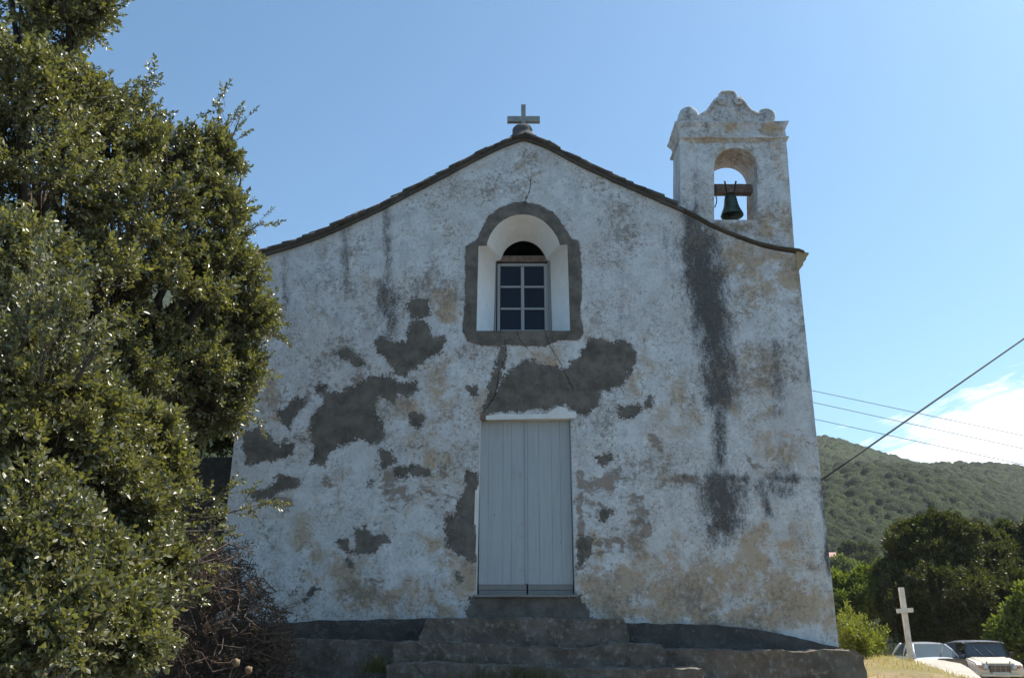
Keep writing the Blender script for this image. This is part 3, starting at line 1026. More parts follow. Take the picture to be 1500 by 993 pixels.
def leaf_door(x0, x1, nb):
    bm = bmesh.new()
    cuts = [x0 + (x1 - x0) * (i + (random.uniform(-0.28, 0.28) if 0 < i < nb else 0)) / nb for i in range(nb + 1)]
    for i in range(nb):
        a, b = cuts[i], cuts[i + 1]
        j = random.uniform(-0.012, 0.012) if i < nb - 1 else 0
        off = random.uniform(0, 0.003)
        add_box(bm, a + 0.0008, b - 0.0008, DY + off, DY + 0.035, zrail + 0.003, zt_ + 0.05, 0.0025)
    add_box(bm, x0 + 0.004, x1 - 0.004, DY + 0.036, DY + 0.06, zb_ + 0.01, zt_ + 0.05)
    l = bm_obj('door_leaf', bm, DOORPAINT, door_e)
    bm = bmesh.new()
    add_box(bm, x0 + 0.003, x1 - 0.003, DY - 0.012, DY + 0.034, zb_ + 0.065, zrail, 0.005)
    add_box(bm, x0 + 0.003, x1 - 0.003, DY - 0.008, DY + 0.034, zb_ + 0.004, zb_ + 0.062, 0.006)
    k = bm_obj('bottom_rail', bm, DOORGREY, l)


xl_d, xr_d = xl1 + 0.004, xr1 - 0.002
leaf_door(xl0 + 0.03, xm - 0.004, 4)
leaf_door(xm + 0.009, xr0 - 0.02, 4)
bm = bmesh.new()
add_box(bm, xm - 0.022, xm + 0.008, DY - 0.014, DY + 0.0, zrail + 0.01, zt_ + 0.05, 0.004)
bm_obj('meeting_strip', bm, DOORPAINT, door_e)
bm = bmesh.new()
add_box(bm, xl0 - 0.03, xr0 + 0.02, FY - 0.06, DY + 0.12, zb_ - 0.035, zb_ + 0.0, 0.008)
chop(bm, 0.12)
roughen(bm, 0.006, 6)
bm_obj('door_sill', bm, DOORGREY, door_e)

# plinth
bm = bmesh.new()
pp = [(905, 912), (960, 913), (1020, 914), (1070, 917), (1120, 923), (1160, 932), (1200, 942), (1226, 946), (1237, 951), (1242, 1020), (905, 1020)]
add_prism(bm, [fx(*p, 11.9) for p in pp], 'y', 11.9, 12.2)
chop(bm, 0.08)
roughen(bm, 0.016, 4, 0.014, 13)
bm_obj('plinth', bm, PLINTHM, church)
bm = bmesh.new()
pp = [(300, 913), (400, 912), (500, 908), (560, 907), (640, 905), (640, 1020), (300, 1020)]
add_prism(bm, [fx(*p, 11.9) for p in pp], 'y', 11.9, 12.2)
chop(bm, 0.08)
roughen(bm, 0.016, 4, 0.014, 13)
bm_obj('plinth', bm, PLINTHM, church)
for pp, y0 in (([(955, 954), (1010, 951), (1100, 953), (1180, 954), (1225, 952), (1252, 953), (1262, 962), (1270, 985), (1274, 1050), (955, 1050)], 11.35),
               ([(372, 938), (420, 935), (500, 938), (600, 940), (600, 1050), (372, 1050)], 11.5)):
    bm = bmesh.new()
    add_prism(bm, [fx(*p, y0) for p in pp], 'y', y0, 12.1)
    chop(bm, 0.07)
    roughen(bm, 0.03, 2.5, 0.024, 9)
    roughen(bm, 0.010, 22)
    bm_obj('base_ledge', bm, STEPSTONE, church)

# roof: bed of mortar along the verge, then overlapping slates
YF, YB = FY - 0.10, FY + DEPTH + 0.15
bm = bmesh.new()
xsr = np.linspace(-4.25, 4.56, 90)
for y0, y1, x_hi in ((FY - 0.055, YB - 0.1, 2.72), (FY + 0.72, YB - 0.1, 9)):
    pts = [x for x in xsr if x <= x_hi and (x_hi < 9 or x > 2.66)]
    for a, b in zip(pts, pts[1:]):
        za, zb2 = float(roofz(a)), float(roofz(b))
        add_hull8(bm, [(a, y0, za), (b, y0, zb2), (b, y1, zb2), (a, y1, za),
                       (a, y0, za + 0.048), (b, y0, zb2 + 0.048), (b, y1, zb2 + 0.048), (a, y1, za + 0.048)])
roughen(bm, 0.008, 5, 0.006, 17)
roof = bm_obj('roof', bm, MORTAR, church)


def slates():
    V, Fc = [], []
    for side in (-1, 1):
        xs_side = np.linspace(0.19, -4.36, 400) if side < 0 else np.linspace(0.19, 4.62, 400)
        zs = roofz(xs_side)
        s = np.concatenate([[0], np.cumsum(np.hypot(np.diff(xs_side), np.diff(zs)))])
        step = 0.115
        nrow = int(s[-1] / step) + 1
        for r in range(nrow):
            s0, s1 = r * step - 0.03, r * step + 0.21
            ssx = np.interp([max(s0, 0), min(s1, s[-1] + 0.02)], s, xs_side)
            ssz = np.interp([max(s0, 0), min(s1, s[-1] + 0.02)], s, zs)
            y = YF + random.uniform(-0.03, 0.02)
            if side > 0 and ssx[0] > 2.50:
                y = FY + 0.70
            first = True
            while y < YB:
                w = random.uniform(0.22, 0.48)
                t = random.uniform(0.025, 0.045)
                lift0 = 0.052 + random.uniform(0, 0.008)       # upper end lies low
                lift1 = 0.066 + random.uniform(0, 0.018)       # lower end rides on the row below
                e0, e1 = 0, random.uniform(-0.03, 0.03)
                xa_, za_ = ssx[0], ssz[0]
                xb_, zb_2 = ssx[1] + side * e1, ssz[1] - abs(e1) * 0.3
                y1 = min(y + w - 0.008, YB)
                jf = random.uniform(-0.03, 0.03) if first else 0
                q = [(xa_, y + jf, za_ + lift0), (xb_, y, zb_2 + lift1), (xb_, y1, zb_2 + lift1 + random.uniform(-.006, .006)), (xa_, y1, za_ + lift0)]
                base = len(V)
                V += q + [(a, b, c + t) for a, b, c in q]
                for f in ((0, 3, 2, 1), (4, 5, 6, 7), (0, 1, 5, 4), (1, 2, 6, 5), (2, 3, 7, 6), (3, 0, 4, 7)):
                    Fc.append([base + i for i in (f if side > 0 else f[::-1])])
                y += w
                first = False
    # ridge stones
    y = FY + 0.30
    zr_ = float(roofz(0.19))
    while y < YB:
        w = random.uniform(0.3, 0.5)
        for sd in (-1, 1):
            q = [(0.19 - sd * 0.03, y, zr_ + 0.12), (0.19 + sd * 0.30, y, zr_ - 0.02), (0.19 + sd * 0.30, y + w - 0.01, zr_ - 0.02), (0.19 - sd * 0.03, y + w - 0.01, zr_ + 0.12)]
            base = len(V)
            V += q + [(a, b, c + 0.04) for a, b, c in q]
            for f in ((0, 3, 2, 1), (4, 5, 6, 7), (0, 1, 5, 4), (1, 2, 6, 5), (2, 3, 7, 6), (3, 0, 4, 7)):
                Fc.append([base + i for i in (f if sd > 0 else f[::-1])])
        y += w
    mesh_np('slates', V, np.array(Fc), SLATE, roof)


slates()

# thin rendered ledge where the verge passes in front of the tower
bm = bmesh.new()
ledge_px = [(996, 306), (1020, 318), (1040, 329), (1060, 338), (1085, 348), (1110, 357), (1140, 364), (1170, 368), (1177, 371)]
pts = [at(px, py, FY) for px, py in ledge_px]
for a, b in zip(pts, pts[1:]):
    add_hull8(bm, [(a.x, FY - 0.05, a.z - 0.004), (b.x, FY - 0.05, b.z - 0.004), (b.x, FY + 0.1, b.z - 0.05), (a.x, FY + 0.1, a.z - 0.05),
                   (a.x, FY - 0.055, a.z + 0.016), (b.x, FY - 0.055, b.z + 0.016), (b.x, FY + 0.1, b.z + 0.045), (a.x, FY + 0.1, a.z + 0.045)])
roughen(bm, 0.01, 5, 0.006, 17)
bm_obj('verge_ledge', bm, MORTAR, roof)
# moulded eave cornice on the right side wall, seen end-on
bm = bmesh.new()
cp = [(1166, 369), (1176, 369.5), (1184, 371), (1184, 374), (1180, 377), (1180, 381), (1176, 385), (1176, 389), (1171, 395), (1166, 396)]
add_prism(bm, [fx(*p) for p in cp], 'y', FY - 0.02, FY + DEPTH)
chop(bm, 0.4)
roughen(bm, 0.004, 8)
bm_obj('eave_cornice', bm, CREAM, church)

# apex: stone finial and cross
bm = bmesh.new()
c = at(766, 206, FY + 0.20) + Vector((0, 0, 0.035))
add_lathe(bm, [(0.30, -0.16), (0.235, -0.02), (0.172, 0.05), (0.168, 0.09), (0.170, 0.13), (0.155, 0.175), (0.122, 0.215), (0.07, 0.24), (0.01, 0.25)], c, n=22)
roughen(bm, 0.014, 6, 0.006, 20)
fin = bm_obj('finial', bm, SLATE, church)
bm = bmesh.new()
c = at(767, 190, FY + 0.16)
top = at(767, 153, FY + 0.16).z
arm0, arm1 = at(767, 178, FY + 0.16).z, at(767, 170, FY + 0.16).z
xa_, xb_ = at(743, 174, FY + 0.16).x, at(791, 174, FY + 0.16).x
hw = 0.038
add_box(bm, c.x - hw, c.x + hw, FY + 0.16, FY + 0.24, c.z - 0.12, top, 0.006)
add_box(bm, xa_, c.x - hw - 0.001, FY + 0.162, FY + 0.238, arm0, arm1, 0.006)
add_box(bm, c.x + hw + 0.001, xb_, FY + 0.162, FY + 0.238, arm0, arm1, 0.006)
bm_obj('roof_cross', bm, CROSSM, church)

# ------------------------------------------------------------------ bell tower
TY0, TY1 = FY + 0.03, FY + 0.66


def tx(px, py, Y=TY0):
    return fx(px, py, Y)


NARC = 14
open_px = [(1046.5, 322), (1110, 322)]
sp_r, sp_l = (1108.5, 246), (1045, 246)
arc = []
for i in range(NARC + 1):
    a = math.pi * i / NARC
    arc.append((1077 + 31.5 * math.cos(a), 246 - 29.5 * math.sin(a)))
inner = [(1046.5, 322), (1110, 322)] + arc
outer = [(996.5, 340), (1165, 376)] + [None] * len(arc)
top_y = 203
for i in range(NARC + 1):
    t = i / NARC
    # right side -> top -> left side
    if t < 0.25:
        u_ = t / 0.25
        outer[2 + i] = (1155.5 - 4.5 * u_, 246 + (top_y - 246) * u_)
    elif t <= 0.75:
        u_ = (t - 0.25) / 0.5
        outer[2 + i] = (1151 + (996 - 1151) * u_, top_y)
    else:
        u_ = (t - 0.75) / 0.25
        outer[2 + i] = (996, top_y + (246 - top_y) * u_)
# keep the exact corners
best = min(range(NARC + 1), key=lambda i: abs(i / NARC - 0.25))
outer[2 + best] = (1151, top_y)
best = min(range(NARC + 1), key=lambda i: abs(i / NARC - 0.75))
outer[2 + best] = (996, top_y)
ow, iw = [tx(*p) for p in outer], [tx(*p) for p in inner]
n = len(ow)
bm = bmesh.new()
L = {}
NR = 16
for yi, y in enumerate((TY0, TY1)):
    for k in range(NR + 1):
        t = k / NR
        for i in range(n):
            L[(yi, k, i)] = bm.verts.new((ow[i][0] + (iw[i][0] - ow[i][0]) * t, y, ow[i][1] + (iw[i][1] - ow[i][1]) * t))
for yi in (0, 1):
    for k in range(NR):
        for i in range(n):
            j = (i + 1) % n
            bm.faces.new((L[(yi, k, i)], L[(yi, k, j)], L[(yi, k + 1, j)], L[(yi, k + 1, i)]))
for k in (0, NR):
    for i in range(n):
        j = (i + 1) % n
        bm.faces.new((L[(0, k, i)], L[(0, k, j)], L[(1, k, j)], L[(1, k, i)]))
for v in bm.verts:
    v.co += mnoise.noise_vector(v.co * 3.1) * 0.010
tower = bm_obj('bell_tower', bm, PLASTER, church)
weather(tower)

# cornice: thin string moulding, frieze, top moulding, mitred round the four sides
(xl_, _), (xr_, _) = tx(996, 203), tx(1151, 203)
zc = tx(1070, 203)[1]
zt2 = tx(1070, 180)[1]
hc = zt2 - zc
prof = [(0.0, -0.06), (0.008, -0.02), (0.045, -0.005), (0.05, 0.022), (0.012, 0.034), (0.006, hc * 0.45), (0.015, hc * 0.58), (0.035, hc * 0.72), (0.06, hc * 0.88), (0.07, hc * 0.96), (0.066, hc + 0.01), (0.045, hc + 0.016), (-0.1, hc + 0.02)]
bm = bmesh.new()
rings = []
for o_, h_ in prof:
    r = []
    NP = 40
    corners = [(xl_ - o_, TY0 - o_ * 0.6), (xr_ + o_, TY0 - o_ * 0.6), (xr_ + o_, TY1 + o_), (xl_ - o_, TY1 + o_)]
    for a, b in zip(corners, corners[1:] + corners[:1]):
        for k in range(NP):
            t = k / NP
            r.append(bm.verts.new((a[0] + (b[0] - a[0]) * t, a[1] + (b[1] - a[1]) * t, zc + h_)))
    rings.append(r)
m = len(rings[0])
for r0, r1 in zip(rings, rings[1:]):
    for k in range(m):
        bm.faces.new((r0[k], r0[(k + 1) % m], r1[(k + 1) % m], r1[k]))
bm.faces.new(rings[-1])
bm.faces.new(rings[0][::-1])
roughen(bm, 0.010, 5, 0.005, 16)
weather(bm_obj('cornice', bm, PLASTER, tower))

# pediment: curved crest between two rolls, with scrolls on its face
zb0 = 181
ped = [(1022, zb0), (1022, 168), (1028, 166.5), (1034, 163.5), (1039, 158), (1043, 151), (1047, 146), (1050, 143), (1053, 141.5), (1054.5, 137), (1057, 134), (1066, 132.8), (1074.5, 133.5),
       (1077, 137.5), (1079, 141.5), (1083, 142.5), (1088, 146), (1092, 151), (1096, 157), (1101, 161.5), (1107, 164.5), (1113, 166), (1114, 168), (1114, zb0)]
PY0, PY1 = TY0 + 0.01, TY0 + 0.34
bm = bmesh.new()
add_prism(bm, [tx(*p, PY0) for p in ped], 'y', PY0, PY1)
bmesh.ops.bevel(bm, geom=[e for e in bm.edges if abs(e.verts[0].co.y - e.verts[1].co.y) < 1e-5], offset=0.014, segments=2, affect='EDGES')
roughen(bm, 0.006, 8)
pedi = bm_obj('pediment', bm, PLASTER, tower)
weather(pedi)
# raised rim along the crest
bm = bmesh.new()
rim = ped[2:-2]
add_tube(bm, [(tx(*p, PY0)[0], PY0 - 0.004, tx(*p, PY0)[1] - 0.022) for p in rim], 0.024, 6)
bm_obj('crest_moulding', bm, PLASTER, pedi)
for cxp, sg in ((1057, 1), (1081, -1)):
    bm = bmesh.new()
    c = tx(cxp, 149, PY0)
    pts = []
    for i in range(26):
        a = i / 25 * 2.2 * 2 * math.pi
        rr_ = 0.075 * (1 - i / 25 * 0.82)
        pts.append((c[0] + sg * rr_ * math.cos(a + 2.0), PY0 - 0.016 - 0.0012 * i, c[1] + rr_ * math.sin(a + 2.0)))
    add_tube(bm, pts, [0.021] * 25 + [0.024], 6)
    bm_obj('scroll', bm, PLASTER, pedi)
for cxp, rp in ((1009.5, 15.5), (1123.5, 13.8)):
    bm = bmesh.new()
    c = tx(cxp, 181 - rp * 0.85, PY0)
    r_ = rp * 0.0098 * (FY / 12) * 1.08
    prof2 = [(r_ * 0.3, -0.012), (r_ * 0.85, -0.004), (r_, 0.02), (r_ * 1.02, 0.12), (r_ * 1.0, 0.3), (r_ * 0.8, 0.32)]
    add_lathe(bm, prof2, (c[0], PY0, c[1]), axis='y', n=20)
    roughen(bm, 0.012, 5, 0.004, 18)
    weather(bm_obj('roll', bm, PLASTER, tower))

# bell, hung from its wooden headstock
BY = FY + 0.36
bc = at(1072.5, 317, BY)
bell = empty('church_bell', (bc.x, BY, bc.z), 'small dark bronze bell hanging in the arch of the tower', 'bell')
bm = bmesh.new()
w_ = 0.182
H_ = at(1072.5, 286, BY).z - bc.z
prof = [(w_ * 0.90, 0.012), (w_ * 0.97, 0.0), (w_, 0.012), (w_ * 0.93, 0.05), (w_ * 0.74, H_ * 0.34), (w_ * 0.62, H_ * 0.55), (w_ * 0.56, H_ * 0.78), (w_ * 0.48, H_ * 0.93), (w_ * 0.25, H_ * 1.0), (0.01, H_ * 1.01)]
inn = [(0.01, H_ * 0.9), (w_ * 0.42, H_ * 0.85), (w_ * 0.5, H_ * 0.6), (w_ * 0.66, H_ * 0.3), (w_ * 0.86, 0.02)]
add_lathe(bm, inn + prof, bc, n=28)
bm_obj('bell_body', bm, BRONZE, bell, smooth=True)
bm = bmesh.new()
add_tube(bm, [bc + Vector((0, 0, H_ * 0.8)), bc + Vector((0.01, 0, 0.03))], 0.012, 6)
add_lathe(bm, [(0.004, -0.035), (0.03, -0.02), (0.034, 0.0), (0.026, 0.02), (0.004, 0.032)], bc + Vector((0.01, 0, 0.02)), n=10)
bm_obj('clapper', bm, IRON, bell)
bm = bmesh.new()
h0, h1 = at(1070, 285, BY).z, at(1070, 272.5, BY).z
x0_, x1_ = at(1041, 280, BY).x, at(1100, 280, BY).x
add_box(bm, x0_, x1_, BY - 0.07, BY + 0.07, h0, h1, 0.012)
chop(bm, 0.08)
roughen(bm, 0.006, 9)
bm_obj('headstock', bm, OLDWOOD, bell)
for px0, px1, pxt in ((1066, 1064, 1061.5), (1074, 1076, 1078)):
    bm = bmesh.new()
    add_tube(bm, [at(px0, 289, BY - 0.08), at(px1, 279, BY - 0.085), at((px1 + pxt) / 2, 271, BY - 0.085), at(pxt, 266, BY - 0.08)], [0.014, 0.013, 0.012, 0.016], 6)
    bm_obj('iron_strap', bm, IRON, bell)
bm = bmesh.new()
add_tube(bm, [at(1048.5, 270, BY - 0.09), at(1048, 278, BY - 0.1), at(1048.5, 287, BY - 0.1), at(1050, 292, BY - 0.1), at(1049.5, 298, BY - 0.1), at(1047, 304, BY - 0.1)], 0.009, 5)
bm_obj('pull_wire', bm, IRON, bell)

# ------------------------------------------------------------------ entrance steps
steps = empty('stone_steps', (0.2, 11.2, 1.1), 'flight of worn grey stone steps below the church door', 'steps')
for k, (pts_, y0, y1) in enumerate((
        ([(622, 907), (700, 905), (800, 906), (912, 906), (918, 915), (924, 955), (610, 955)], 11.5, 11.92),
        ([(576, 940), (650, 941), (760, 947), (850, 950), (900, 944), (968, 943), (973, 955), (974, 1000), (572, 1000)], 11.1, 11.6),
        ([(566, 973), (640, 970), (760, 977), (900, 980), (1028, 979), (1032, 990), (1034, 1040), (560, 1040)], 10.7, 11.25),
        ([(540, 1004), (700, 1006), (1060, 1008), (1066, 1090), (535, 1090)], 10.25, 10.9))):
    bm = bmesh.new()
    add_prism(bm, [fx(*p, y0) for p in pts_], 'y', y0, y1)
    chop(bm, 0.06)
    roughen(bm, 0.030, 2.4, 0.024, 8, seed=k * 5.0)
    roughen(bm, 0.010, 22)
    bm_obj('step', bm, STEPSTONE, steps)

# ------------------------------------------------------------------ foliage engine
def rot_from_axis(A, roll):
    A = A / np.linalg.norm(A, axis=1, keepdims=True)
    ref = np.where(np.abs(A[:, 2:3]) < 0.95, np.array([[0, 0, 1.0]]), np.array([[1.0, 0, 0]]))
    B = np.cross(A, ref)
    B /= np.linalg.norm(B, axis=1, keepdims=True)
    C = np.cross(B, A)
    c, s = np.cos(roll)[:, None], np.sin(roll)[:, None]
    B2 = B * c + C * s
    C2 = np.cross(B2, A)
    return np.stack([B2, C2, A], -1)          # columns: local x, y, z(=axis)


def spray_proto(nl, L, leaf, wid, r, curl=0.3):
    """a twig along +z with leaves round it. Returns V, tri faces, stem faces"""
    V, T = [], []
    for i in range(nl):
        t = 0.12 + 0.88 * (i + r.uniform(-0.3, 0.3)) / nl
        base = np.array([0, 0, L * min(t, 1.0)]) + r.normal(0, 0.012 * L, 3)
        ang = i * 2.4 + r.uniform(-0.5, 0.5)
        tilt = r.uniform(0.5, 1.25) if t < 0.85 else r.uniform(0.1, 0.8)
        d = np.array([math.sin(tilt) * math.cos(ang), math.sin(tilt) * math.sin(ang), math.cos(tilt)])
        side = np.cross(d, [math.cos(ang * 1.7 + r.uniform(0, 3)), math.sin(ang + 1), 0.4])
        side /= np.linalg.norm(side)
        up = np.cross(side, d)
        l = leaf * r.uniform(0.7, 1.2)
        w = l * wid * r.uniform(0.85, 1.15)
        mid = base + d * l * 0.5 - up * l * 0.06
        b = len(V)
        V += [base, mid + side * w * 0.5 + up * w * curl, base + d * l - up * l * 0.12 * r.uniform(-1, 2), mid - side * w * 0.5 + up * w * curl]
        T += [(b, b + 1, b + 2), (b, b + 2, b + 3)]
    nleaf = len(T)
    b = len(V)
    sr = 0.011 * L + 0.0012
    for z, k in ((-0.35 * L, 1.0), (L * 0.95, 0.4)):
        for a in range(3):
            V.append(np.array([sr * k * math.cos(a * 2.09), sr * k * math.sin(a * 2.09), z]))
    for a in range(3):
        a2 = (a + 1) % 3
        T += [(b + a, b + a2, b + 3 + a2), (b + a, b + 3 + a2, b + 3 + a)]
    return np.array(V), np.array(T), nleaf


def spray_mesh(name, P, A, S, mats, parent, nl=14, L=0.26, leaf=0.05, wid=0.42, variants=4, seed=1):
    r = np.random.default_rng(seed)
    VV, TT, MI, off = [], [], [], 0
    var = r.integers(0, variants, len(P))
    for k in range(variants):
        pv, pt, nleaf = spray_proto(nl, L, leaf, wid, r)
        m = var == k
        p, a, s = P[m], A[m], S[m]
        if not len(p):
            continue
        Rm = rot_from_axis(a, r.uniform(0, 6.28, len(p)))
        W = np.einsum('nij,vj->nvi', Rm, pv) * s[:, None, None] + p[:, None, :]
        nv = len(pv)
        F_ = pt[None] + (np.arange(len(p)) * nv)[:, None, None] + off
        VV.append(W.reshape(-1, 3))
        TT.append(F_.reshape(-1, 3))
        mi = np.zeros(len(pt), np.int32)
        mi[nleaf:] = 1
        MI.append(np.tile(mi, len(p)))
        off += len(p) * nv
    return mesh_np(name, np.concatenate(VV), np.concatenate(TT), mats, parent, midx=np.concatenate(MI))


def lobe_sprays(lobes, nclump, nspray, r, shell=0.55, upbias=0.35, crad=0.3, squash=0.9):
    P, A, S = [], [], []
    C = [(np.array(at(l[0], l[1], l[3])), l[2] / F * l[3], (l[4] if len(l) > 4 else 1.0)) for l in lobes]
    for c, rad, dn in C:
        k = int(nclump * dn)
        for _ in range(k):
            d = r.normal(0, 1, 3)
            d /= np.linalg.norm(d)
            if d[2] < -0.55 and r.random() < 0.6:
                d[2] *= -1
            rr = rad * (shell + (1 - shell) * r.random() ** 0.5) * r.uniform(0.86, 1.1)
            cc = c + d * rr * np.array([1, 1, squash])
            deep = False
            for c2, rad2, _d in C:
                if np.linalg.norm((cc - c2)) < rad2 * 0.5 and c2 is not c:
                    deep = True
            ns = nspray if not deep else nspray // 3
            q = r.normal(0, crad * rad * 0.5, (ns, 3)) + cc
            a = d[None] * 0.8 + np.array([[0, 0, upbias]]) + r.normal(0, 0.5, (ns, 3))
            P.append(q)
            A.append(a)
            S.append(r.uniform(0.75, 1.25, ns))
    return np.concatenate(P), np.concatenate(A), np.concatenate(S), C


def limbs(bm, base, C, r, rbase, fork=0.45):
    base = np.array(base, float)
    top = np.mean([c for c, _, _ in C], axis=0)
    fk = base + (top - base) * fork
    fk[2] = base[2] + (top[2] - base[2]) * fork
    pts = [base + (fk - base) * t + np.append(r.normal(0, rbase * 0.35, 2), 0) * (0 < t < 1) for t in np.linspace(0, 1, 5)]
    add_tube(bm, pts, [rbase * k for k in (1.35, 1.02, 0.92, 0.86, 0.8)], 9)
    for c, rad, _ in C:
        mid = fk * 0.5 + c * 0.5 + r.normal(0, rad * 0.15, 3) + np.array([0, 0, rad * 0.1])
        pp = [fk, fk * 0.6 + mid * 0.4 + r.normal(0, rad * 0.06, 3), mid, mid * 0.4 + c * 0.6, c]
        add_tube(bm, pp, [rbase * k for k in (0.55, 0.42, 0.3, 0.2, 0.1)], 6)
        for _k in range(5):
            d = r.normal(0, 1, 3)
            d[2] = abs(d[2])
            d /= np.linalg.norm(d)
            e = c + d * rad * 0.85
            add_tube(bm, [mid * 0.3 + c * 0.7, c * 0.5 + e * 0.5 + r.normal(0, rad * 0.08, 3), e], [rbase * 0.14, rbase * 0.09, rbase * 0.03], 5)


OAK_LEAF = leaf_mat('holm_oak_leaf', (0.055, 0.058, 0.023), (0.152, 0.148, 0.066), (0.35, 0.32, 0.16), 0.34, 0.40, 1.0)
TREE_LEAF = leaf_mat('far_tree_leaf', (0.022, 0.027, 0.009), (0.064, 0.070, 0.020), (0.15, 0.145, 0.042), 0.32, 0.5, 0.3)
LIME_LEAF = leaf_mat('yellow_green_leaf', (0.055, 0.072, 0.016), (0.13, 0.155, 0.038), (0.22, 0.235, 0.065), 0.4, 0.5, 0.3)
BUSH_LEAF = leaf_mat('bright_bush_leaf', (0.08, 0.09, 0.02), (0.17, 0.18, 0.04), (0.32, 0.29, 0.08), 0.45, 0.45, 0.35)
DRY_LEAF = leaf_mat('dry_leaf', (0.05, 0.034, 0.026), (0.10, 0.068, 0.052), (0.17, 0.125, 0.10), 0.2, 0.7, 0.2)


def gz(x, y):
    return float(hgt(x, y))


def tree(name, label, cat, lobes, base_xy, mat, nclump, nspray, leaf, L, nl=14, wid=0.42, rb=0.15, group=None, seed=3, shell=0.55, upbias=0.35, crad=0.3, extra=None, fork=0.45):
    r = np.random.default_rng(seed)
    z = gz(*base_xy)
    e = empty(name, (base_xy[0], base_xy[1], z), label, cat, group)
    if name.startswith('holm'):
        lobes = [(l[0] - (16 if l[0] > 200 else 8), l[1], l[2] * 0.84) + tuple(l[3:]) for l in lobes]
    P, A, S, C = lobe_sprays(lobes, nclump, nspray, r, shell, upbias, 0.25 if name.startswith('holm') else crad)
    if extra:
        for (p0, p1, nsp, sc) in extra:          # protruding leafy shoots
            a0, a1 = np.array(at(*p0)), np.array(at(*p1))
            t = np.linspace(0.05, 1, nsp)[:, None]
            q = a0 + (a1 - a0) * t + r.normal(0, 0.03 + 0.05 * np.linalg.norm(a1 - a0) * (1 - t * 0.7), (nsp, 3))
            P = np.concatenate([P, q])
            A = np.concatenate([A, (a1 - a0)[None] / np.linalg.norm(a1 - a0) + r.normal(0, 0.45, (nsp, 3))])
            S = np.concatenate([S, r.uniform(0.75, 1.1, nsp) * sc])
    spray_mesh('crown', P, A, S, [mat, BARK], e, nl, L, leaf, wid, seed=seed + 1)
    bm = bmesh.new()
    limbs(bm, (base_xy[0], base_xy[1], z - 0.1), C, r, rb, fork)
    if extra:
        for (p0, p1, nsp, sc) in extra:
            a0, a1 = at(*p0), at(*p1)
            add_tube(bm, [a0, a0.lerp(a1, 0.5) + Vector(r.normal(0, 0.02, 3)), a1], [0.014, 0.009, 0.003], 5)
    bm_obj('trunk', bm, BARK, e)
    return e


# the big holm oak on the left, upper crown
oak_lobes = [
    (40, 20, 95, 7.2), (115, 15, 50, 7.4, 0.8), (30, 130, 105, 7.0), (120, 175, 75, 7.6), (60, 260, 130, 7.2, 1.1), (185, 200, 70, 8.2),
    (255, 250, 70, 8.4), (315, 235, 42, 8.8, 0.8), (310, 320, 62, 8.8), (200, 330, 105, 8.0, 1.1), (340, 400, 58, 9.0), (280, 430, 90, 8.6), (130, 440, 120, 7.8, 1.1), (365, 470, 45, 9.2),
    (345, 540, 48, 9.2), (270, 540, 85, 8.8), (170, 560, 95, 8.2), (320, 600, 40, 9.2, 0.8), (20, 400, 100, 6.8, 1.0), (240, 600, 40, 9.0), (-60, 250, 120, 7.4), (-80, 80, 120, 7.4), (-190, 180, 120, 7.6, 0.8), (-200, 380, 120, 7.2, 0.8), (-120, 470, 110, 7.0, 0.8), (-170, 20, 90, 7.8, 0.7),
]
oak_extra = [((320, 215, 8.8), (322, 140, 8.8), 16, 1.0), ((330, 230, 8.8), (352, 170, 8.8), 14, 1.0), ((345, 350, 9.0), (385, 325, 9.0), 12, 0.9), ((210, 160, 8.2), (225, 122, 8.2), 10, 1.0),
             ((100, 30, 7.4), (168, 8, 7.4), 18, 1.0), ((380, 470, 9.2), (413, 490, 9.2), 10, 0.9), ((350, 560, 9.2), (382, 530, 9.2), 12, 0.9), ((350, 280, 8.8), (352, 245, 8.8), 10, 0.9),
             ((345, 590, 9.2), (372, 612, 9.2), 9, 0.9), ((90, 60, 7.4), (140, 40, 7.4), 12, 1.0), ((150, 140, 8.0), (215, 128, 8.2), 14, 1.0)]
tree('holm_oak', 'large dark glossy-leaved holm oak rising above the left eave of the church', 'tree', oak_lobes, (-4.3, 8.0), OAK_LEAF, 38, 14, 0.050, 0.22, nl=17, wid=0.58,
     rb=0.2, seed=21, extra=oak_extra, fork=0.35)
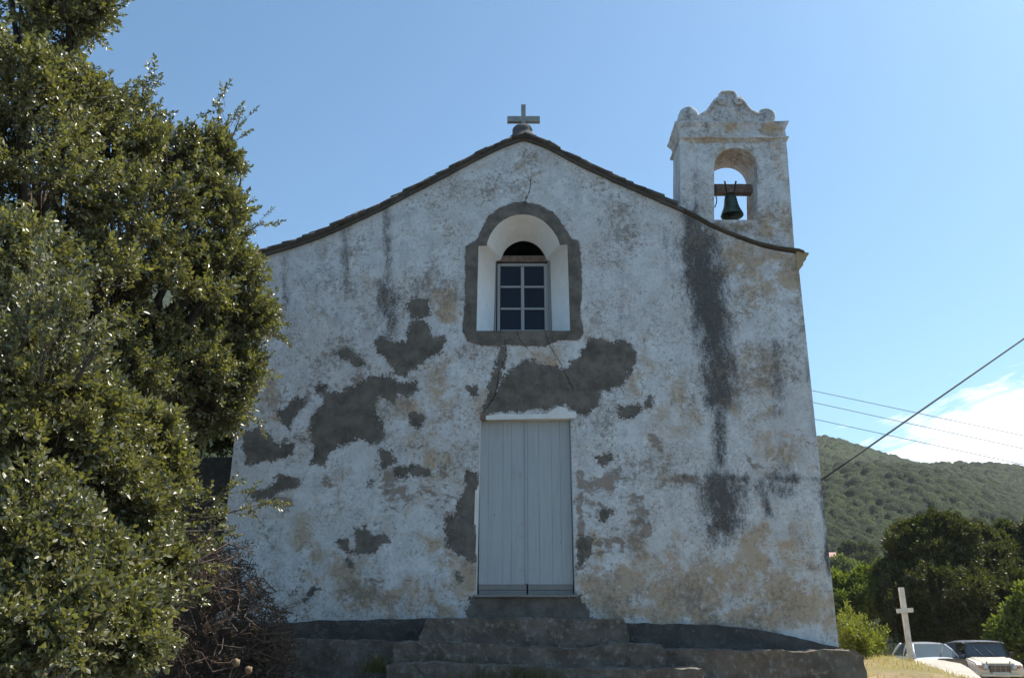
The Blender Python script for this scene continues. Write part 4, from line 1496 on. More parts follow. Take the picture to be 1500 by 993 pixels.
# nearer, lower oak growth
low_lobes = [
    (20, 560, 90, 5.6), (110, 620, 85, 6.2), (200, 660, 62, 6.8), (60, 690, 100, 5.8), (160, 740, 85, 6.4), (240, 735, 45, 7.0, 0.9), (40, 820, 110, 5.4), (150, 850, 85, 6.0), (225, 830, 45, 6.6, 0.9),
    (-60, 640, 100, 5.4), (70, 940, 95, 5.2), (180, 930, 50, 5.8, 0.8), (-40, 920, 110, 5.2), (-170, 760, 110, 5.6, 0.8), (-180, 900, 100, 5.4, 0.8), (245, 690, 35, 7.0, 0.8),
]
low_extra = [((235, 770, 7.0), (392, 735, 7.4), 20, 0.95), ((265, 765, 7.2), (345, 712, 7.3), 12, 0.9), ((250, 780, 6.8), (345, 775, 7.2), 10, 0.85), ((210, 850, 6.4), (315, 818, 6.7), 14, 0.95), ((210, 890, 6.2), (288, 872, 6.4), 12, 0.9),
             ((60, 470, 5.2), (65, 372, 5.2), 18, 1.0), ((90, 480, 5.2), (120, 395, 5.2), 14, 1.0), ((40, 500, 5.2), (20, 440, 5.2), 12, 1.0), ((100, 530, 5.3), (138, 470, 5.4), 14, 1.0), ((200, 930, 5.8), (245, 925, 6.0), 8, 0.9),
             ((70, 520, 5.0), (100, 430, 5.0), 16, 1.0), ((30, 520, 4.9), (48, 385, 4.9), 20, 1.0), ((80, 540, 4.9), (112, 440, 4.9), 18, 1.0), ((10, 540, 4.9), (12, 470, 4.9), 14, 1.0), ((110, 560, 5.0), (150, 500, 5.1), 14, 1.0), ((60, 560, 4.8), (75, 450, 4.8), 18, 1.0), ((190, 630, 6.6), (270, 640, 7.0), 12, 0.9), ((235, 700, 7.0), (272, 680, 7.1), 8, 0.9)]
tree('holm_oak_bush', 'low spreading holm oak bush with small pale leaves in the lower left foreground', 'bush', low_lobes, (-3.6, 5.7), OAK_LEAF, 40, 14, 0.046, 0.19, nl=16,
     rb=0.07, seed=33, extra=low_extra, fork=0.25, wid=0.56)

tree('added_shade_tree', 'dense tree behind the retaining wall, added to darken the gap left of the church', 'tree',
     [(300, 600, 50, 16.5), (250, 560, 60, 17), (330, 590, 34, 16), (200, 620, 60, 17), (345, 630, 22, 15.8), (290, 640, 26, 15.6), (240, 640, 30, 15.8), (330, 540, 40, 17)], (-6.8, 16.8), TREE_LEAF, 40, 14, 0.07, 0.28, rb=0.15, seed=44)  # tree added to bring shade into the gap beside the church
# trees on the right beyond the cars
right_trees = [
    ('broadleaf_tree', 'tallest dark round-crowned tree behind the leaning cross and white car', [(1350, 810, 46, 44), (1385, 800, 42, 43), (1330, 850, 48, 44), (1390, 860, 60, 42), (1360, 905, 55, 42), (1320, 895, 40, 43), (1410, 905, 45, 42), (1345, 785, 26, 44), (1375, 785, 28, 43)], (20.0, 43.5), TREE_LEAF, 51, None),
    ('broadleaf_tree', 'dark broad tree behind the beige jeep roof on the right', [(1440, 815, 40, 45), (1475, 810, 42, 46), (1450, 860, 55, 44), (1500, 850, 55, 46), (1470, 905, 50, 43), (1520, 800, 45, 46), (1425, 800, 28, 45)], (25.5, 44.5), TREE_LEAF, 52, None),
    ('broadleaf_tree', 'lighter yellow-green tree at the right edge behind the beige jeep', [(1494, 908, 22, 37, 0.8), (1522, 893, 30, 37), (1478, 926, 17, 37, 0.8), (1512, 940, 34, 37), (1470, 938, 14, 37, 0.7)], (23.0, 37), LIME_LEAF, 53, None),
    ('broadleaf_tree', 'small sunlit yellow-green tree just right of the church corner', [(1235, 870, 26, 46), (1262, 865, 24, 46), (1280, 845, 22, 45), (1250, 900, 30, 45), (1285, 885, 30, 44), (1225, 905, 28, 46), (1215, 850, 20, 47)], (17.8, 45), LIME_LEAF, 54, None),
]
for nm, lb, lobes, bxy, mt, sd, grp in right_trees:
    r = np.random.default_rng(sd)
    fine = []
    for l in lobes:
        k = 9 if l[2] > 30 else 5
        for _ in range(k):
            d = r.normal(0, 1, 3)
            d /= np.linalg.norm(d)
            rr = l[2] * r.uniform(0.55, 0.85)
            fine.append((l[0] + d[0] * rr, l[1] - d[2] * rr * 0.9, l[2] * r.uniform(0.30, 0.48), l[3] + d[1] * rr / F * l[3]))
    tree(nm, lb, 'tree', fine, bxy, mt, 24, 12, 0.15, 0.38, nl=9, wid=0.55, rb=0.2, seed=sd, upbias=0.5, crad=0.36, shell=0.55)
for k, (lb, lobes, bxy) in enumerate((
        ('umbrella-shaped round green tree beside the far pink-roofed house', [(1243, 808, 12, 200), (1238, 812, 8, 200), (1250, 812, 8, 200)], (75.5, 200)),
        ('second round-topped far tree, right of the umbrella-shaped one', [(1268, 808, 11, 200), (1262, 812, 8, 200), (1275, 812, 8, 200)], (80, 200)),
        ('wide pale green far tree below the pink-roofed house', [(1232, 832, 16, 185), (1246, 836, 14, 185), (1222, 836, 12, 185)], (68.5, 185)),
        ('far green tree filling the dip below the two round-topped trees', [(1268, 828, 15, 192), (1284, 832, 12, 192), (1256, 824, 10, 192)], (76, 192)))):
    tree('hillside_tree', lb, 'tree', lobes, bxy, TREE_LEAF if k != 2 else LIME_LEAF, 40, 14, 0.35, 0.7, nl=8, wid=0.6, rb=0.35, seed=70 + k, shell=0.6, group='trees round the far house')

# bright bush beside the church corner
def corner_bush():
    r = np.random.default_rng(5)
    e = empty('leafy_bush', (5.9, 15.6, gz(5.9, 15.6)), 'bright yellow-green leafy bush beside the right corner of the church', 'bush')
    P, A, S, st = [], [], [], []
    for px, top, Y in ((1238, 905, 15.4), (1244, 892, 15.6), (1250, 910, 15.8), (1255, 920, 15.4), (1262, 910, 15.9), (1268, 912, 15.5), (1232, 915, 15.7), (1274, 930, 15.8), (1281, 935, 15.6), (1288, 925, 16.0), (1246, 925, 15.2), (1260, 928, 15.3), (1268, 938, 15.2), (1238, 930, 15.2)):
        t1 = np.array(at(px, top, Y))
        b = np.array([t1[0] + r.uniform(-0.1, 0.1), Y + r.uniform(-0.1, 0.1), gz(t1[0], Y) - 0.05])
        st.append((b, t1))
        n = 34
        t = r.uniform(0.15, 1, n)[:, None]
        P.append(b + (t1 - b) * t + r.normal(0, 0.035, (n, 3)))
        A.append((t1 - b)[None] / np.linalg.norm(t1 - b) + r.normal(0, 0.5, (n, 3)))
        S.append(r.uniform(0.7, 1.15, n))
    spray_mesh('foliage', np.concatenate(P), np.concatenate(A), np.concatenate(S), [BUSH_LEAF, BUSH_LEAF], e, 10, 0.16, 0.075, 0.3, seed=8)
    for b, t1 in st:
        bm = bmesh.new()
        add_tube(bm, [b, (b + t1) / 2 + r.normal(0, 0.02, 3), t1], [0.012, 0.009, 0.004], 5)
        bm_obj('stem', bm, BUSH_LEAF, e)


corner_bush()

# dead brush in the shade at the foot of the left corner
def dead_brush():
    r = np.random.default_rng(9)
    e = empty('dead_bush', (-3.6, 10.2, gz(-3.6, 10.2)), 'tangled brown dead brushwood in the shade at the left foot of the church wall', 'bush')
    bm = bmesh.new()
    P, A, S = [], [], []
    for k in range(620):
        px, py = r.uniform(235, 415), 0
        lim = np.interp(px, [235, 290, 330, 380, 410, 430], [815, 790, 795, 860, 915, 960])
        py = r.uniform(lim, 1010)
        Y = r.uniform(9.3, 11.3) if px < 330 else r.uniform(9.6, 10.9)
        p = np.array(at(px, py, Y))
        d = r.normal(0, 1, 3)
        d[2] = abs(d[2]) * 0.7
        d /= np.linalg.norm(d)
        l = r.uniform(0.2, 0.6)
        bend = r.normal(0, 0.09, 3)
        add_tube(bm, [p - d * l * 0.5, p + bend, p + d * l * 0.5 + bend * 0.2, p + d * l * 0.75 - np.array([0, 0, 0.05])], [0.007, 0.006, 0.004, 0.002], 4, cap=False)
        for _ in range(3):
            P.append(p + d * l * r.uniform(-0.4, 0.6) + r.normal(0, 0.05, 3))
            A.append(d + r.normal(0, 0.8, 3))
            S.append(r.uniform(0.6, 1.1))
    bm_obj('branches', bm, DEADWOOD, e, recalc=False)
    spray_mesh('dry_leaves', np.array(P), np.array(A), np.array(S), [DRY_LEAF, DEADWOOD], e, 8, 0.18, 0.05, 0.4, seed=4)


dead_brush()

# thistle seed heads in front of the brush
for k, (px, py, bx, lb) in enumerate(((346, 970, 334, 'dry round seed head on a thin stalk, the higher of the pair'), (364, 981, 348, 'dry round seed head on a thin stalk, the lower and larger of the pair'))):
    p = at(px, py, 7.2)
    e = empty('seed_head', (p.x - 0.15, 7.2, gz(p.x, 7.2)), lb, 'dry flower', 'dry seed heads in front of the brushwood')
    bm = bmesh.new()
    add_lathe(bm, [(0.004, -0.03), (0.020, -0.022), (0.030, 0), (0.026, 0.018), (0.012, 0.028), (0.002, 0.03)], p, n=14)
    chop(bm, 0.02)
    roughen(bm, 0.006, 60)
    bm_obj('flower_head', bm, simple_mat('dry_seed', (0.22, 0.155, 0.085), 0.9, 0.3, 60, 0.6, 0.006), e)
    bm = bmesh.new()
    add_tube(bm, [(p.x - 0.16, 7.2, gz(p.x, 7.2)), at(bx, 1000, 7.2), at((px + bx) / 2, py + 9, 7.2), p - Vector((0, 0, 0.028))], [0.005, 0.004, 0.003, 0.003], 5)
    bm_obj('stalk', bm, simple_mat('dry_stalk', (0.26, 0.19, 0.11), 0.9, 0.3, 30, 0), e)

# grass
def blades(name, pts, hmin, hmax, mats, label, seed, lean=0.5, w=0.006):
    r = np.random.default_rng(seed)
    n = len(pts)
    H = r.uniform(hmin, hmax, n)
    a = r.uniform(0, 6.28, n)
    dx, dy = np.cos(a), np.sin(a)
    ln = r.uniform(0.1, lean, n) * H
    la = r.uniform(0, 6.28, n)
    V = np.zeros((n, 5, 3))
    for k, (t, ww) in enumerate(((0, 1), (0, -1), (0.55, 0.8), (0.55, -0.8), (1, 0))):
        V[:, k, 0] = pts[:, 0] + np.cos(la) * ln * t * t + dx * w * ww
        V[:, k, 1] = pts[:, 1] + np.sin(la) * ln * t * t + dy * w * ww
        V[:, k, 2] = pts[:, 2] + H * t
    o = (np.arange(n) * 5)[:, None]
    q = o + np.array([[0, 1, 3, 2]])
    t3 = o + np.array([[2, 3, 4]])
    ob = mesh_np(name, V.reshape(-1, 3), [q, t3], mats)
    return tag(ob, label, 'grass', kind='stuff')


STRAW = leaf_mat('straw', (0.30, 0.22, 0.10), (0.44, 0.35, 0.18), (0.36, 0.31, 0.13), 0.3, 0.7, 0.2)
r_ = np.random.default_rng(17)
n = 5000
gx_, gy_ = r_.uniform(4.5, 7.4, n), r_.uniform(11.6, 19.0, n)
ok = r_.random(n) < np.array([0.25 + 0.75 * (mnoise.noise((x * 1.1, y * 1.1, 2.0)) > -0.12) for x, y in zip(gx_, gy_)]) 
ok &= ~((gx_ < 4.8) & (gy_ > 11.3))
gx_, gy_ = gx_[ok], gy_[ok]
blades('dry_grass', np.stack([gx_, gy_, hgt(gx_, gy_) - 0.02], -1), 0.02, 0.09, STRAW, 'dry straw-coloured grass on the sunny bank right of the church', 18)
WEED = leaf_mat('step_weed', (0.06, 0.07, 0.02), (0.13, 0.12, 0.045), (0.2, 0.16, 0.07), 0.3, 0.7, 0.2)
pts = []
for cx_, n_, Y in ((660, 90, 11.08), (780, 200, 10.68), (700, 60, 10.68), (548, 140, 11.0), (610, 40, 11.08)):
    for _ in range(n_):
        p = at(cx_ + r_.normal(0, 26 if cx_ != 548 else 10), 978 if Y > 10.9 else 996, Y)
        pts.append((p.x, Y + r_.uniform(-0.06, 0.0), p.z - 0.05))
blades('step_weeds', np.array(pts), 0.08, 0.26, WEED, 'thin dry weeds sprouting along the front of the stone steps', 19, 0.6, 0.004)

# ------------------------------------------------------------------ wall on the uphill side, left of the church
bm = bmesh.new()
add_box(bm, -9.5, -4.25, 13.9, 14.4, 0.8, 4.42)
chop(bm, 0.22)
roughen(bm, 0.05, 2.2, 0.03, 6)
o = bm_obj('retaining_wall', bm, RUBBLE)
tag(o, 'rubble retaining wall left of the church corner, its stone darkened for shade', 'wall')

# ------------------------------------------------------------------ cross, slab, wires on the right
cr = empty('leaning_cross', tuple(at(1341, 966, 16)), 'plain white wooden cross leaning to the left on the grassy bank', 'cross')
CW = simple_mat('cross_paint', (0.62, 0.56, 0.49), 0.8, 0.12, 10, 0.2, 0.004)
b0, b1 = at(1336.5, 980, 16), at(1319.8, 860, 16)
ax = (b1 - b0).normalized()
sd = ax.cross(Vector((0, 1, 0))).normalized()
sd = -sd if sd.x < 0 else sd
fw = Vector((0, 1, 0))


def obox(bm, c0, c1, s, hw_, f, hd, bev=0.006):
    pts = []
    for c in (c0, c1):
        pts += [c - s * hw_ - f * hd, c + s * hw_ - f * hd, c + s * hw_ + f * hd, c - s * hw_ + f * hd]
    vs = [bm.verts.new(p) for p in pts]
    fs = [bm.faces.new([vs[i] for i in q]) for q in ((0, 3, 2, 1), (4, 5, 6, 7), (0, 1, 5, 4), (1, 2, 6, 5), (2, 3, 7, 6), (3, 0, 4, 7))]
    if bev:
        bmesh.ops.bevel(bm, geom=list({e for f_ in fs for e in f_.edges}), offset=bev, segments=2, affect='EDGES')


bm = bmesh.new()
obox(bm, b0, b1, sd, 0.043, fw, 0.035)
bm_obj('post', bm, CW, cr)
bm = bmesh.new()
a0, a1 = at(1313.5, 894.5, 15.94), at(1337.5, 893.0, 15.94)
obox(bm, a0, a1, Vector((0, 0, 1)), 0.038, fw, 0.022)
bm_obj('crossbar', bm, CW, cr)

bm = bmesh.new()
topq = [at(1335, 970, 16.6), at(1337, 966, 17.0), at(1357, 964, 17.6), at(1382, 967, 17.4), at(1406, 971, 17.0), at(1415, 975, 16.6), at(1428, 984, 15.6), at(1446, 1000, 14.5),
        at(1402, 1000, 14.2), at(1380, 983, 15.3), at(1359, 975.5, 16.0), at(1345, 973, 16.4)]
tv = [bm.verts.new(p) for p in topq]
bv = [bm.verts.new(p - Vector((0, 0, 0.9 if i < 9 else 0.5))) for i, p in enumerate(topq)]
bm.faces.new(tv)
bm.faces.new(bv[::-1])
for i in range(len(tv)):
    j = (i + 1) % len(tv)
    bm.faces.new((tv[i], bv[i], bv[j], tv[j]))
bmesh.ops.triangulate(bm, faces=[f for f in bm.faces if len(f.verts) > 4])
chop(bm, 0.22)
roughen(bm, 0.012, 4, 0.008, 14)
tag(bm_obj('concrete_slab', bm, CONCRETE), 'pale sloping concrete slab edge in front of the parked cars', 'slab')
bm = bmesh.new()
q0, q1 = at(1378, 971, 17.9), at(1412, 972, 17.6)
obox(bm, q0, q1, Vector((0, 0, 1)), 0.09, fw, 0.16, 0.02)
chop(bm, 0.15)
roughen(bm, 0.012, 6)
tag(bm_obj('stone_block', bm, STEPSTONE), 'low grey stone block lying at the far edge of the concrete slab', 'block')


def wire(name, pts, rad, mat, label, cat, group=None, sag=0.0):
    bm = bmesh.new()
    P = []
    for a, b in zip(pts, pts[1:]):
        for k in range(24):
            t = k / 24
            P.append(a.lerp(b, t) - Vector((0, 0, sag * 4 * t * (1 - t))))
    P.append(pts[-1])
    add_tube(bm, P, rad, 6)
    return tag(bm_obj(name, bm, mat), label, cat, group)


wa = at(1203, 703, FY + 0.2)
wb = at(1500, 496, 13.5)
wc = wb + (wb - wa) * 2.2
wire('supply_cable', [wa, wc], 0.016, CABLE, 'thick black cable running up to the right from the church corner', 'cable', sag=-0.0)
bm = bmesh.new()
for k, (pa, pb, lb) in enumerate((((1190, 572), (1500, 638), 'highest of the three thin overhead wires crossing the sky on the right'),
                                  ((1190, 589), (1500, 657), 'middle of the three thin overhead wires crossing the sky on the right'),
                                  ((1190, 613), (1484, 677), 'lowest of the three thin overhead wires crossing the hilltop on the right'))):
    a, b = at(*pa, 60), at(*pb, 52)
    d = b - a
    wire('overhead_wire', [a - d * 2.0, b + d * 2.5], 0.022, WIRE, lb, 'wire', 'thin overhead wires on the right')

# far house with a pinkish roof on the lower hillside
hx, hy = at(1220, 818, 208).x - 4.5, 208.0
hz = at(1220, 824, 208).z
house = empty('farmhouse', (hx, hy, hz), 'far pale house with a pinkish flat tiled roof on the lower hillside', 'house')
HW = simple_mat('house_wall', (0.42, 0.33, 0.27), 0.9, 0.1, 1, 0)
HR = simple_mat('pink_tiles', (0.44, 0.27, 0.21), 0.9, 0.2, 2, 0.3, 0.05)
bm = bmesh.new()
add_box(bm, hx - 5, hx + 6.2, hy - 3, hy + 3, hz - 5.5, hz + 1.1)
bm_obj('wall', bm, HW, house)
bm = bmesh.new()
add_prism(bm, [(hy - 3.5, hz + 1.0), (hy + 3.5, hz + 1.0), (hy + 0.2, hz + 2.4), (hy - 0.2, hz + 2.4)], 'x', hx - 5.4, hx + 6.6)
bm_obj('roof', bm, HR, house)
for xo in (-3, 0.5, 4):
    bm = bmesh.new()
    add_box(bm, hx + xo - 0.5, hx + xo + 0.5, hy - 3.06, hy - 2.99, hz - 1.6, hz - 0.2)
    bm_obj('window', bm, GLASS, house)

# ------------------------------------------------------------------ cars
CARWHITE = simple_mat('silver_white_paint', (0.72, 0.74, 0.76), 0.28, 0.03, 2, 0, spec=0.5, coat=0.6)
BEIGE = simple_mat('faded_beige_plastic', (0.74, 0.64, 0.51), 0.5, 0.08, 3, 0.05, 0.004, spec=0.4)
CANVAS = simple_mat('dark_blue_canvas', (0.045, 0.06, 0.085), 0.7, 0.25, 6, 0.3, 0.01)
CANVASTOP = simple_mat('faded_canvas_top', (0.20, 0.23, 0.27), 0.6, 0.25, 5, 0.3, 0.01)
BLACKP = simple_mat('black_trim', (0.025, 0.025, 0.027), 0.5, 0.2, 6, 0)
TYRE = simple_mat('tyre_rubber', (0.025, 0.024, 0.023), 0.85, 0.2, 12, 0.2, 0.005)
RIM = simple_mat('grey_rim', (0.32, 0.32, 0.32), 0.45, 0.1, 6, 0, metal=0.4)
LENS = simple_mat('headlight_lens', (0.55, 0.57, 0.58), 0.1, 0.1, 8, 0, spec=0.8)
AMBER = simple_mat('amber_lens', (0.55, 0.13, 0.02), 0.25, 0.1, 8, 0)
PLATE = simple_mat('plate_white', (0.6, 0.6, 0.55), 0.5, 0.05, 8, 0)
CARGLASS = simple_mat('car_glass', (0.05, 0.065, 0.075), 0.05, 0.1, 2, 0, spec=0.8)


def wheel(parent, x, y, r, w):
    s = 1 if x > 0 else -1
    bm = bmesh.new()
    add_lathe(bm, [(r * 0.60, -w / 2), (r * 0.92, -w / 2), (r, -w * 0.36), (r, w * 0.36), (r * 0.92, w / 2), (r * 0.60, w / 2)], (x, y, r), 'x', 28)
    wh = bm_obj('wheel', bm, TYRE, parent, local=True)
    bm = bmesh.new()
    add_lathe(bm, [(0.05, s * w * 0.30), (r * 0.3, s * w * 0.42), (r * 0.5, s * w * 0.30), (r * 0.62, s * w * 0.52), (r * 0.62, -s * w * 0.4)], (x, y, r), 'x', 24)
    bm_obj('rim', bm, RIM, wh, local=True)


def arc_notch(yc, r, z0, n=8):
    """points of a wheel arch from +y side to -y side"""
    a0 = math.asin(min(0.9, max(0, (z0 - r * 0.9) / (r * 1.22))))
    return [(yc + r * 1.22 * math.cos(a), r * 0.9 + r * 1.22 * math.sin(a)) for a in np.linspace(a0, math.pi - a0, n)]


def jeep():
    p = at(1446, 1010, 32.5)
    e = empty('open_jeep', (p.x, 32.5, -0.06), 'small beige jeep with round headlights and dark canvas top parked on the right', 'jeep', rz=R(-11))
    e.scale = (1, 1, 0.98)
    hw = 0.75
    # tub side profile (y forward = -y), front at y=-1.75
    prof = [(-1.72, 0.45), (-1.76, 0.62), (-1.72, 0.80), (-1.60, 0.875), (-0.62, 1.0), (-0.60, 0.80), (1.72, 0.80), (1.74, 0.42)]
    prof += arc_notch(1.15, 0.31, 0.42) + [(0.6, 0.36), (-0.6, 0.36)] + arc_notch(-1.17, 0.31, 0.42)
    bm = bmesh.new()
    add_prism(bm, prof, 'x', -hw, hw)
    bmesh.ops.bevel(bm, geom=[ed for ed in bm.edges if abs(ed.verts[0].co.x - ed.verts[1].co.x) < 1e-5 and min(ed.verts[0].co.z, ed.verts[1].co.z) > 0.5], offset=0.05, segments=3, affect='EDGES')
    body = bm_obj('body', bm, BEIGE, e, local=True)
    bm = bmesh.new()
    add_hull8(bm, [(-0.52, -1.74, 0.82), (0.52, -1.74, 0.82), (0.60, -0.62, 0.95), (-0.60, -0.62, 0.95), (-0.49, -1.70, 0.875), (0.49, -1.70, 0.875), (0.58, -0.62, 1.035), (-0.58, -0.62, 1.035)])
    bmesh.ops.bevel(bm, geom=bm.edges[:], offset=0.018, segments=2, affect='EDGES')
    for k in range(-4, 5):
        if k:
            add_hull8(bm, [(k * 0.11 - 0.012, -1.6, 0.87), (k * 0.11 + 0.012, -1.6, 0.87), (k * 0.125 + 0.012, -0.7, 1.0), (k * 0.125 - 0.012, -0.7, 1.0),
                           (k * 0.11 - 0.008, -1.6, 0.902), (k * 0.11 + 0.008, -1.6, 0.902), (k * 0.125 + 0.008, -0.7, 1.036), (k * 0.125 - 0.008, -0.7, 1.036)])
    bm_obj('bonnet', bm, BEIGE, e, local=True)
    for x in (-0.36, 0.36):
        bm = bmesh.new()
        add_box(bm, x - 0.012, x + 0.012, -1.715, -1.66, 0.83, 0.91, 0.003)
        bm_obj('bonnet_catch', bm, BLACKP, e, local=True)
    # grille
    bm = bmesh.new()
    add_box(bm, -0.33, 0.33, -1.79, -1.74, 0.56, 0.79, 0.01)
    g = bm_obj('grille', bm, BLACKP, e, local=True)
    bm = bmesh.new()
    for k in range(5):
        zz = 0.59 + k * 0.042
        add_box(bm, -0.31, -0.02, -1.80, -1.787, zz, zz + 0.016)
        add_box(bm, 0.02, 0.31, -1.80, -1.787, zz, zz + 0.016)
    for x in (-0.165, 0.0, 0.165):
        add_box(bm, x - 0.012, x + 0.012, -1.806, -1.801, 0.57, 0.78)
    bm_obj('grille_bars', bm, simple_mat('grille_beige', (0.36, 0.27, 0.21), 0.6, 0.1, 6, 0), g, local=True)
    for s in (-1, 1):
        bm = bmesh.new()
        add_lathe(bm, [(0.085, 0.03), (0.098, -0.01), (0.094, -0.03), (0.08, -0.03)], (s * 0.45, -1.76, 0.72), 'y', 24)
        h = bm_obj('headlight', bm, RIM, e, local=True)
        bm = bmesh.new()
        add_lathe(bm, [(0.078, -0.028), (0.06, -0.048), (0.03, -0.058), (0.003, -0.06)], (s * 0.45, -1.76, 0.72), 'y', 20)
        bm_obj('lens', bm, LENS, h, local=True)
        bm = bmesh.new()
        add_lathe(bm, [(0.04, 0.02), (0.04, -0.03), (0.025, -0.04), (0.003, -0.043)], (s * 0.60, -1.75, 0.735), 'y', 14)
        bm_obj('indicator', bm, AMBER, e, local=True)
    bm = bmesh.new()
    add_box(bm, -0.62, 0.62, -1.83, -1.74, 0.42, 0.50, 0.02)
    bm_obj('bumper', bm, BEIGE, e, local=True)
    bm = bmesh.new()
    add_box(bm, -0.26, 0.26, -1.815, -1.795, 0.505, 0.565, 0.004)
    bm_obj('number_plate', bm, PLATE, e, local=True)
    # windscreen
    bm = bmesh.new()
    zb_, zt_ = 1.03, 1.52
    yb_, yt_ = -0.60, -0.45
    add_hull8(bm, [(-0.70, yb_, zb_), (-0.64, yb_, zb_), (-0.64, yb_ + 0.04, zb_), (-0.70, yb_ + 0.04, zb_), (-0.64, yt_, zt_), (-0.585, yt_, zt_), (-0.585, yt_ + 0.04, zt_), (-0.64, yt_ + 0.04, zt_)])
    add_hull8(bm, [(0.64, yb_, zb_), (0.70, yb_, zb_), (0.70, yb_ + 0.04, zb_), (0.64, yb_ + 0.04, zb_), (0.585, yt_, zt_), (0.64, yt_, zt_), (0.64, yt_ + 0.04, zt_), (0.585, yt_ + 0.04, zt_)])
    add_box(bm, -0.585, 0.585, yt_ - 0.005, yt_ + 0.04, zt_ - 0.05, zt_ + 0.02, 0.005)
    add_box(bm, -0.66, 0.66, yb_ - 0.01, yb_ + 0.05, zb_ - 0.04, zb_ + 0.012, 0.005)
    ws = bm_obj('windscreen', bm, BLACKP, e, local=True)
    bm = bmesh.new()
    add_hull8(bm, [(-0.645, yb_ + 0.015, zb_ + 0.01), (0.645, yb_ + 0.015, zb_ + 0.01), (0.645, yb_ + 0.021, zb_ + 0.01), (-0.645, yb_ + 0.021, zb_ + 0.01),
                   (-0.59, yt_ + 0.012, zt_ - 0.04), (0.59, yt_ + 0.012, zt_ - 0.04), (0.59, yt_ + 0.018, zt_ - 0.04), (-0.59, yt_ + 0.018, zt_ - 0.04)])
    bm_obj('pane', bm, CARGLASS, ws, local=True)
    bm = bmesh.new()
    add_tube(bm, [(-0.12, yb_ - 0.012, zb_ + 0.03), (-0.38, yt_ - 0.05, zt_ - 0.13)], 0.012, 5)
    bm_obj('wiper', bm, RIM, ws, local=True)
    bm = bmesh.new()
    add_tube(bm, [(0.25, yb_ - 0.012, zb_ + 0.03), (0.02, yt_ - 0.05, zt_ - 0.16)], 0.012, 5)
    bm_obj('wiper', bm, RIM, ws, local=True)
    bm = bmesh.new()
    ring = [(0.28 + 0.19 * math.cos(a), -0.25 - 0.05 * math.sin(a), 1.08 + 0.17 * math.sin(a)) for a in np.linspace(0, 2 * math.pi, 21)]
    add_tube(bm, ring, 0.014, 5)
    bm_obj('steering_wheel', bm, BLACKP, e, local=True)
    # canvas top
    bm = bmesh.new()
    rows = []
    for y, zz in ((-0.50, 1.545), (-0.3, 1.585), (0.3, 1.60), (1.0, 1.595), (1.55, 1.56), (1.70, 1.50)):
        row = []
        for k in range(9):
            t = -1 + 2 * k / 8
            row.append(bm.verts.new((t * 0.68, y, zz - 0.05 * abs(t) ** 3 - 0.012 * abs(math.sin(y * 2.5)))))
        rows.append(row)
    for r0, r1 in zip(rows, rows[1:]):
        for k in range(8):
            bm.faces.new((r0[k], r0[k + 1], r1[k + 1], r1[k]))
    bmesh.ops.solidify(bm, geom=bm.faces[:], thickness=0.03)
    rf = bm_obj('canvas_roof', bm, CANVASTOP, e, local=True)
    for s in (-1, 1):
        bm = bmesh.new()
        add_prism(bm, [(0.42, 0.82), (1.68, 0.82), (1.64, 1.46), (0.42, 1.50)], 'x', s * 0.69 - 0.012, s * 0.69 + 0.012)
        bm_obj('side_curtain', bm, CANVAS, e, local=True)
        bm = bmesh.new()
        add_prism(bm, [(-0.52, 0.55), (0.38, 0.55), (0.38, 1.06), (-0.50, 1.06)], 'x', s * 0.755 - 0.01, s * 0.755 + 0.01)
        bm_obj('door', bm, CANVAS, e, local=True)
        bm = bmesh.new()
        add_tube(bm, [(s * 0.68, 0.40, 0.8), (s * 0.67, 0.40, 1.52)], 0.022, 6)
        bm_obj('roof_post', bm, BLACKP, e, local=True)
        bm = bmesh.new()
        add_box(bm, s * 0.84 - 0.07, s * 0.84 + 0.07, -0.52, -0.48, 1.08, 1.19, 0.015)
        add_tube(bm, [(s * 0.70, -0.5, 1.05), (s * 0.80, -0.5, 1.10)], 0.01, 5)
        bm_obj('mirror', bm, BLACKP, e, local=True)
        for x, nm in ((s * 0.36, 'seat'),):
            bm = bmesh.new()
            add_box(bm, x - 0.22, x + 0.22, -0.05, 0.40, 0.62, 0.80, 0.04)
            add_box(bm, x - 0.22, x + 0.22, 0.40, 0.52, 0.70, 1.25, 0.04)
            bm_obj('seat', bm, BLACKP, e, local=True)
        for y in (-1.17, 1.15):
            wheel(e, s * 0.62, y, 0.30, 0.15)


jeep()


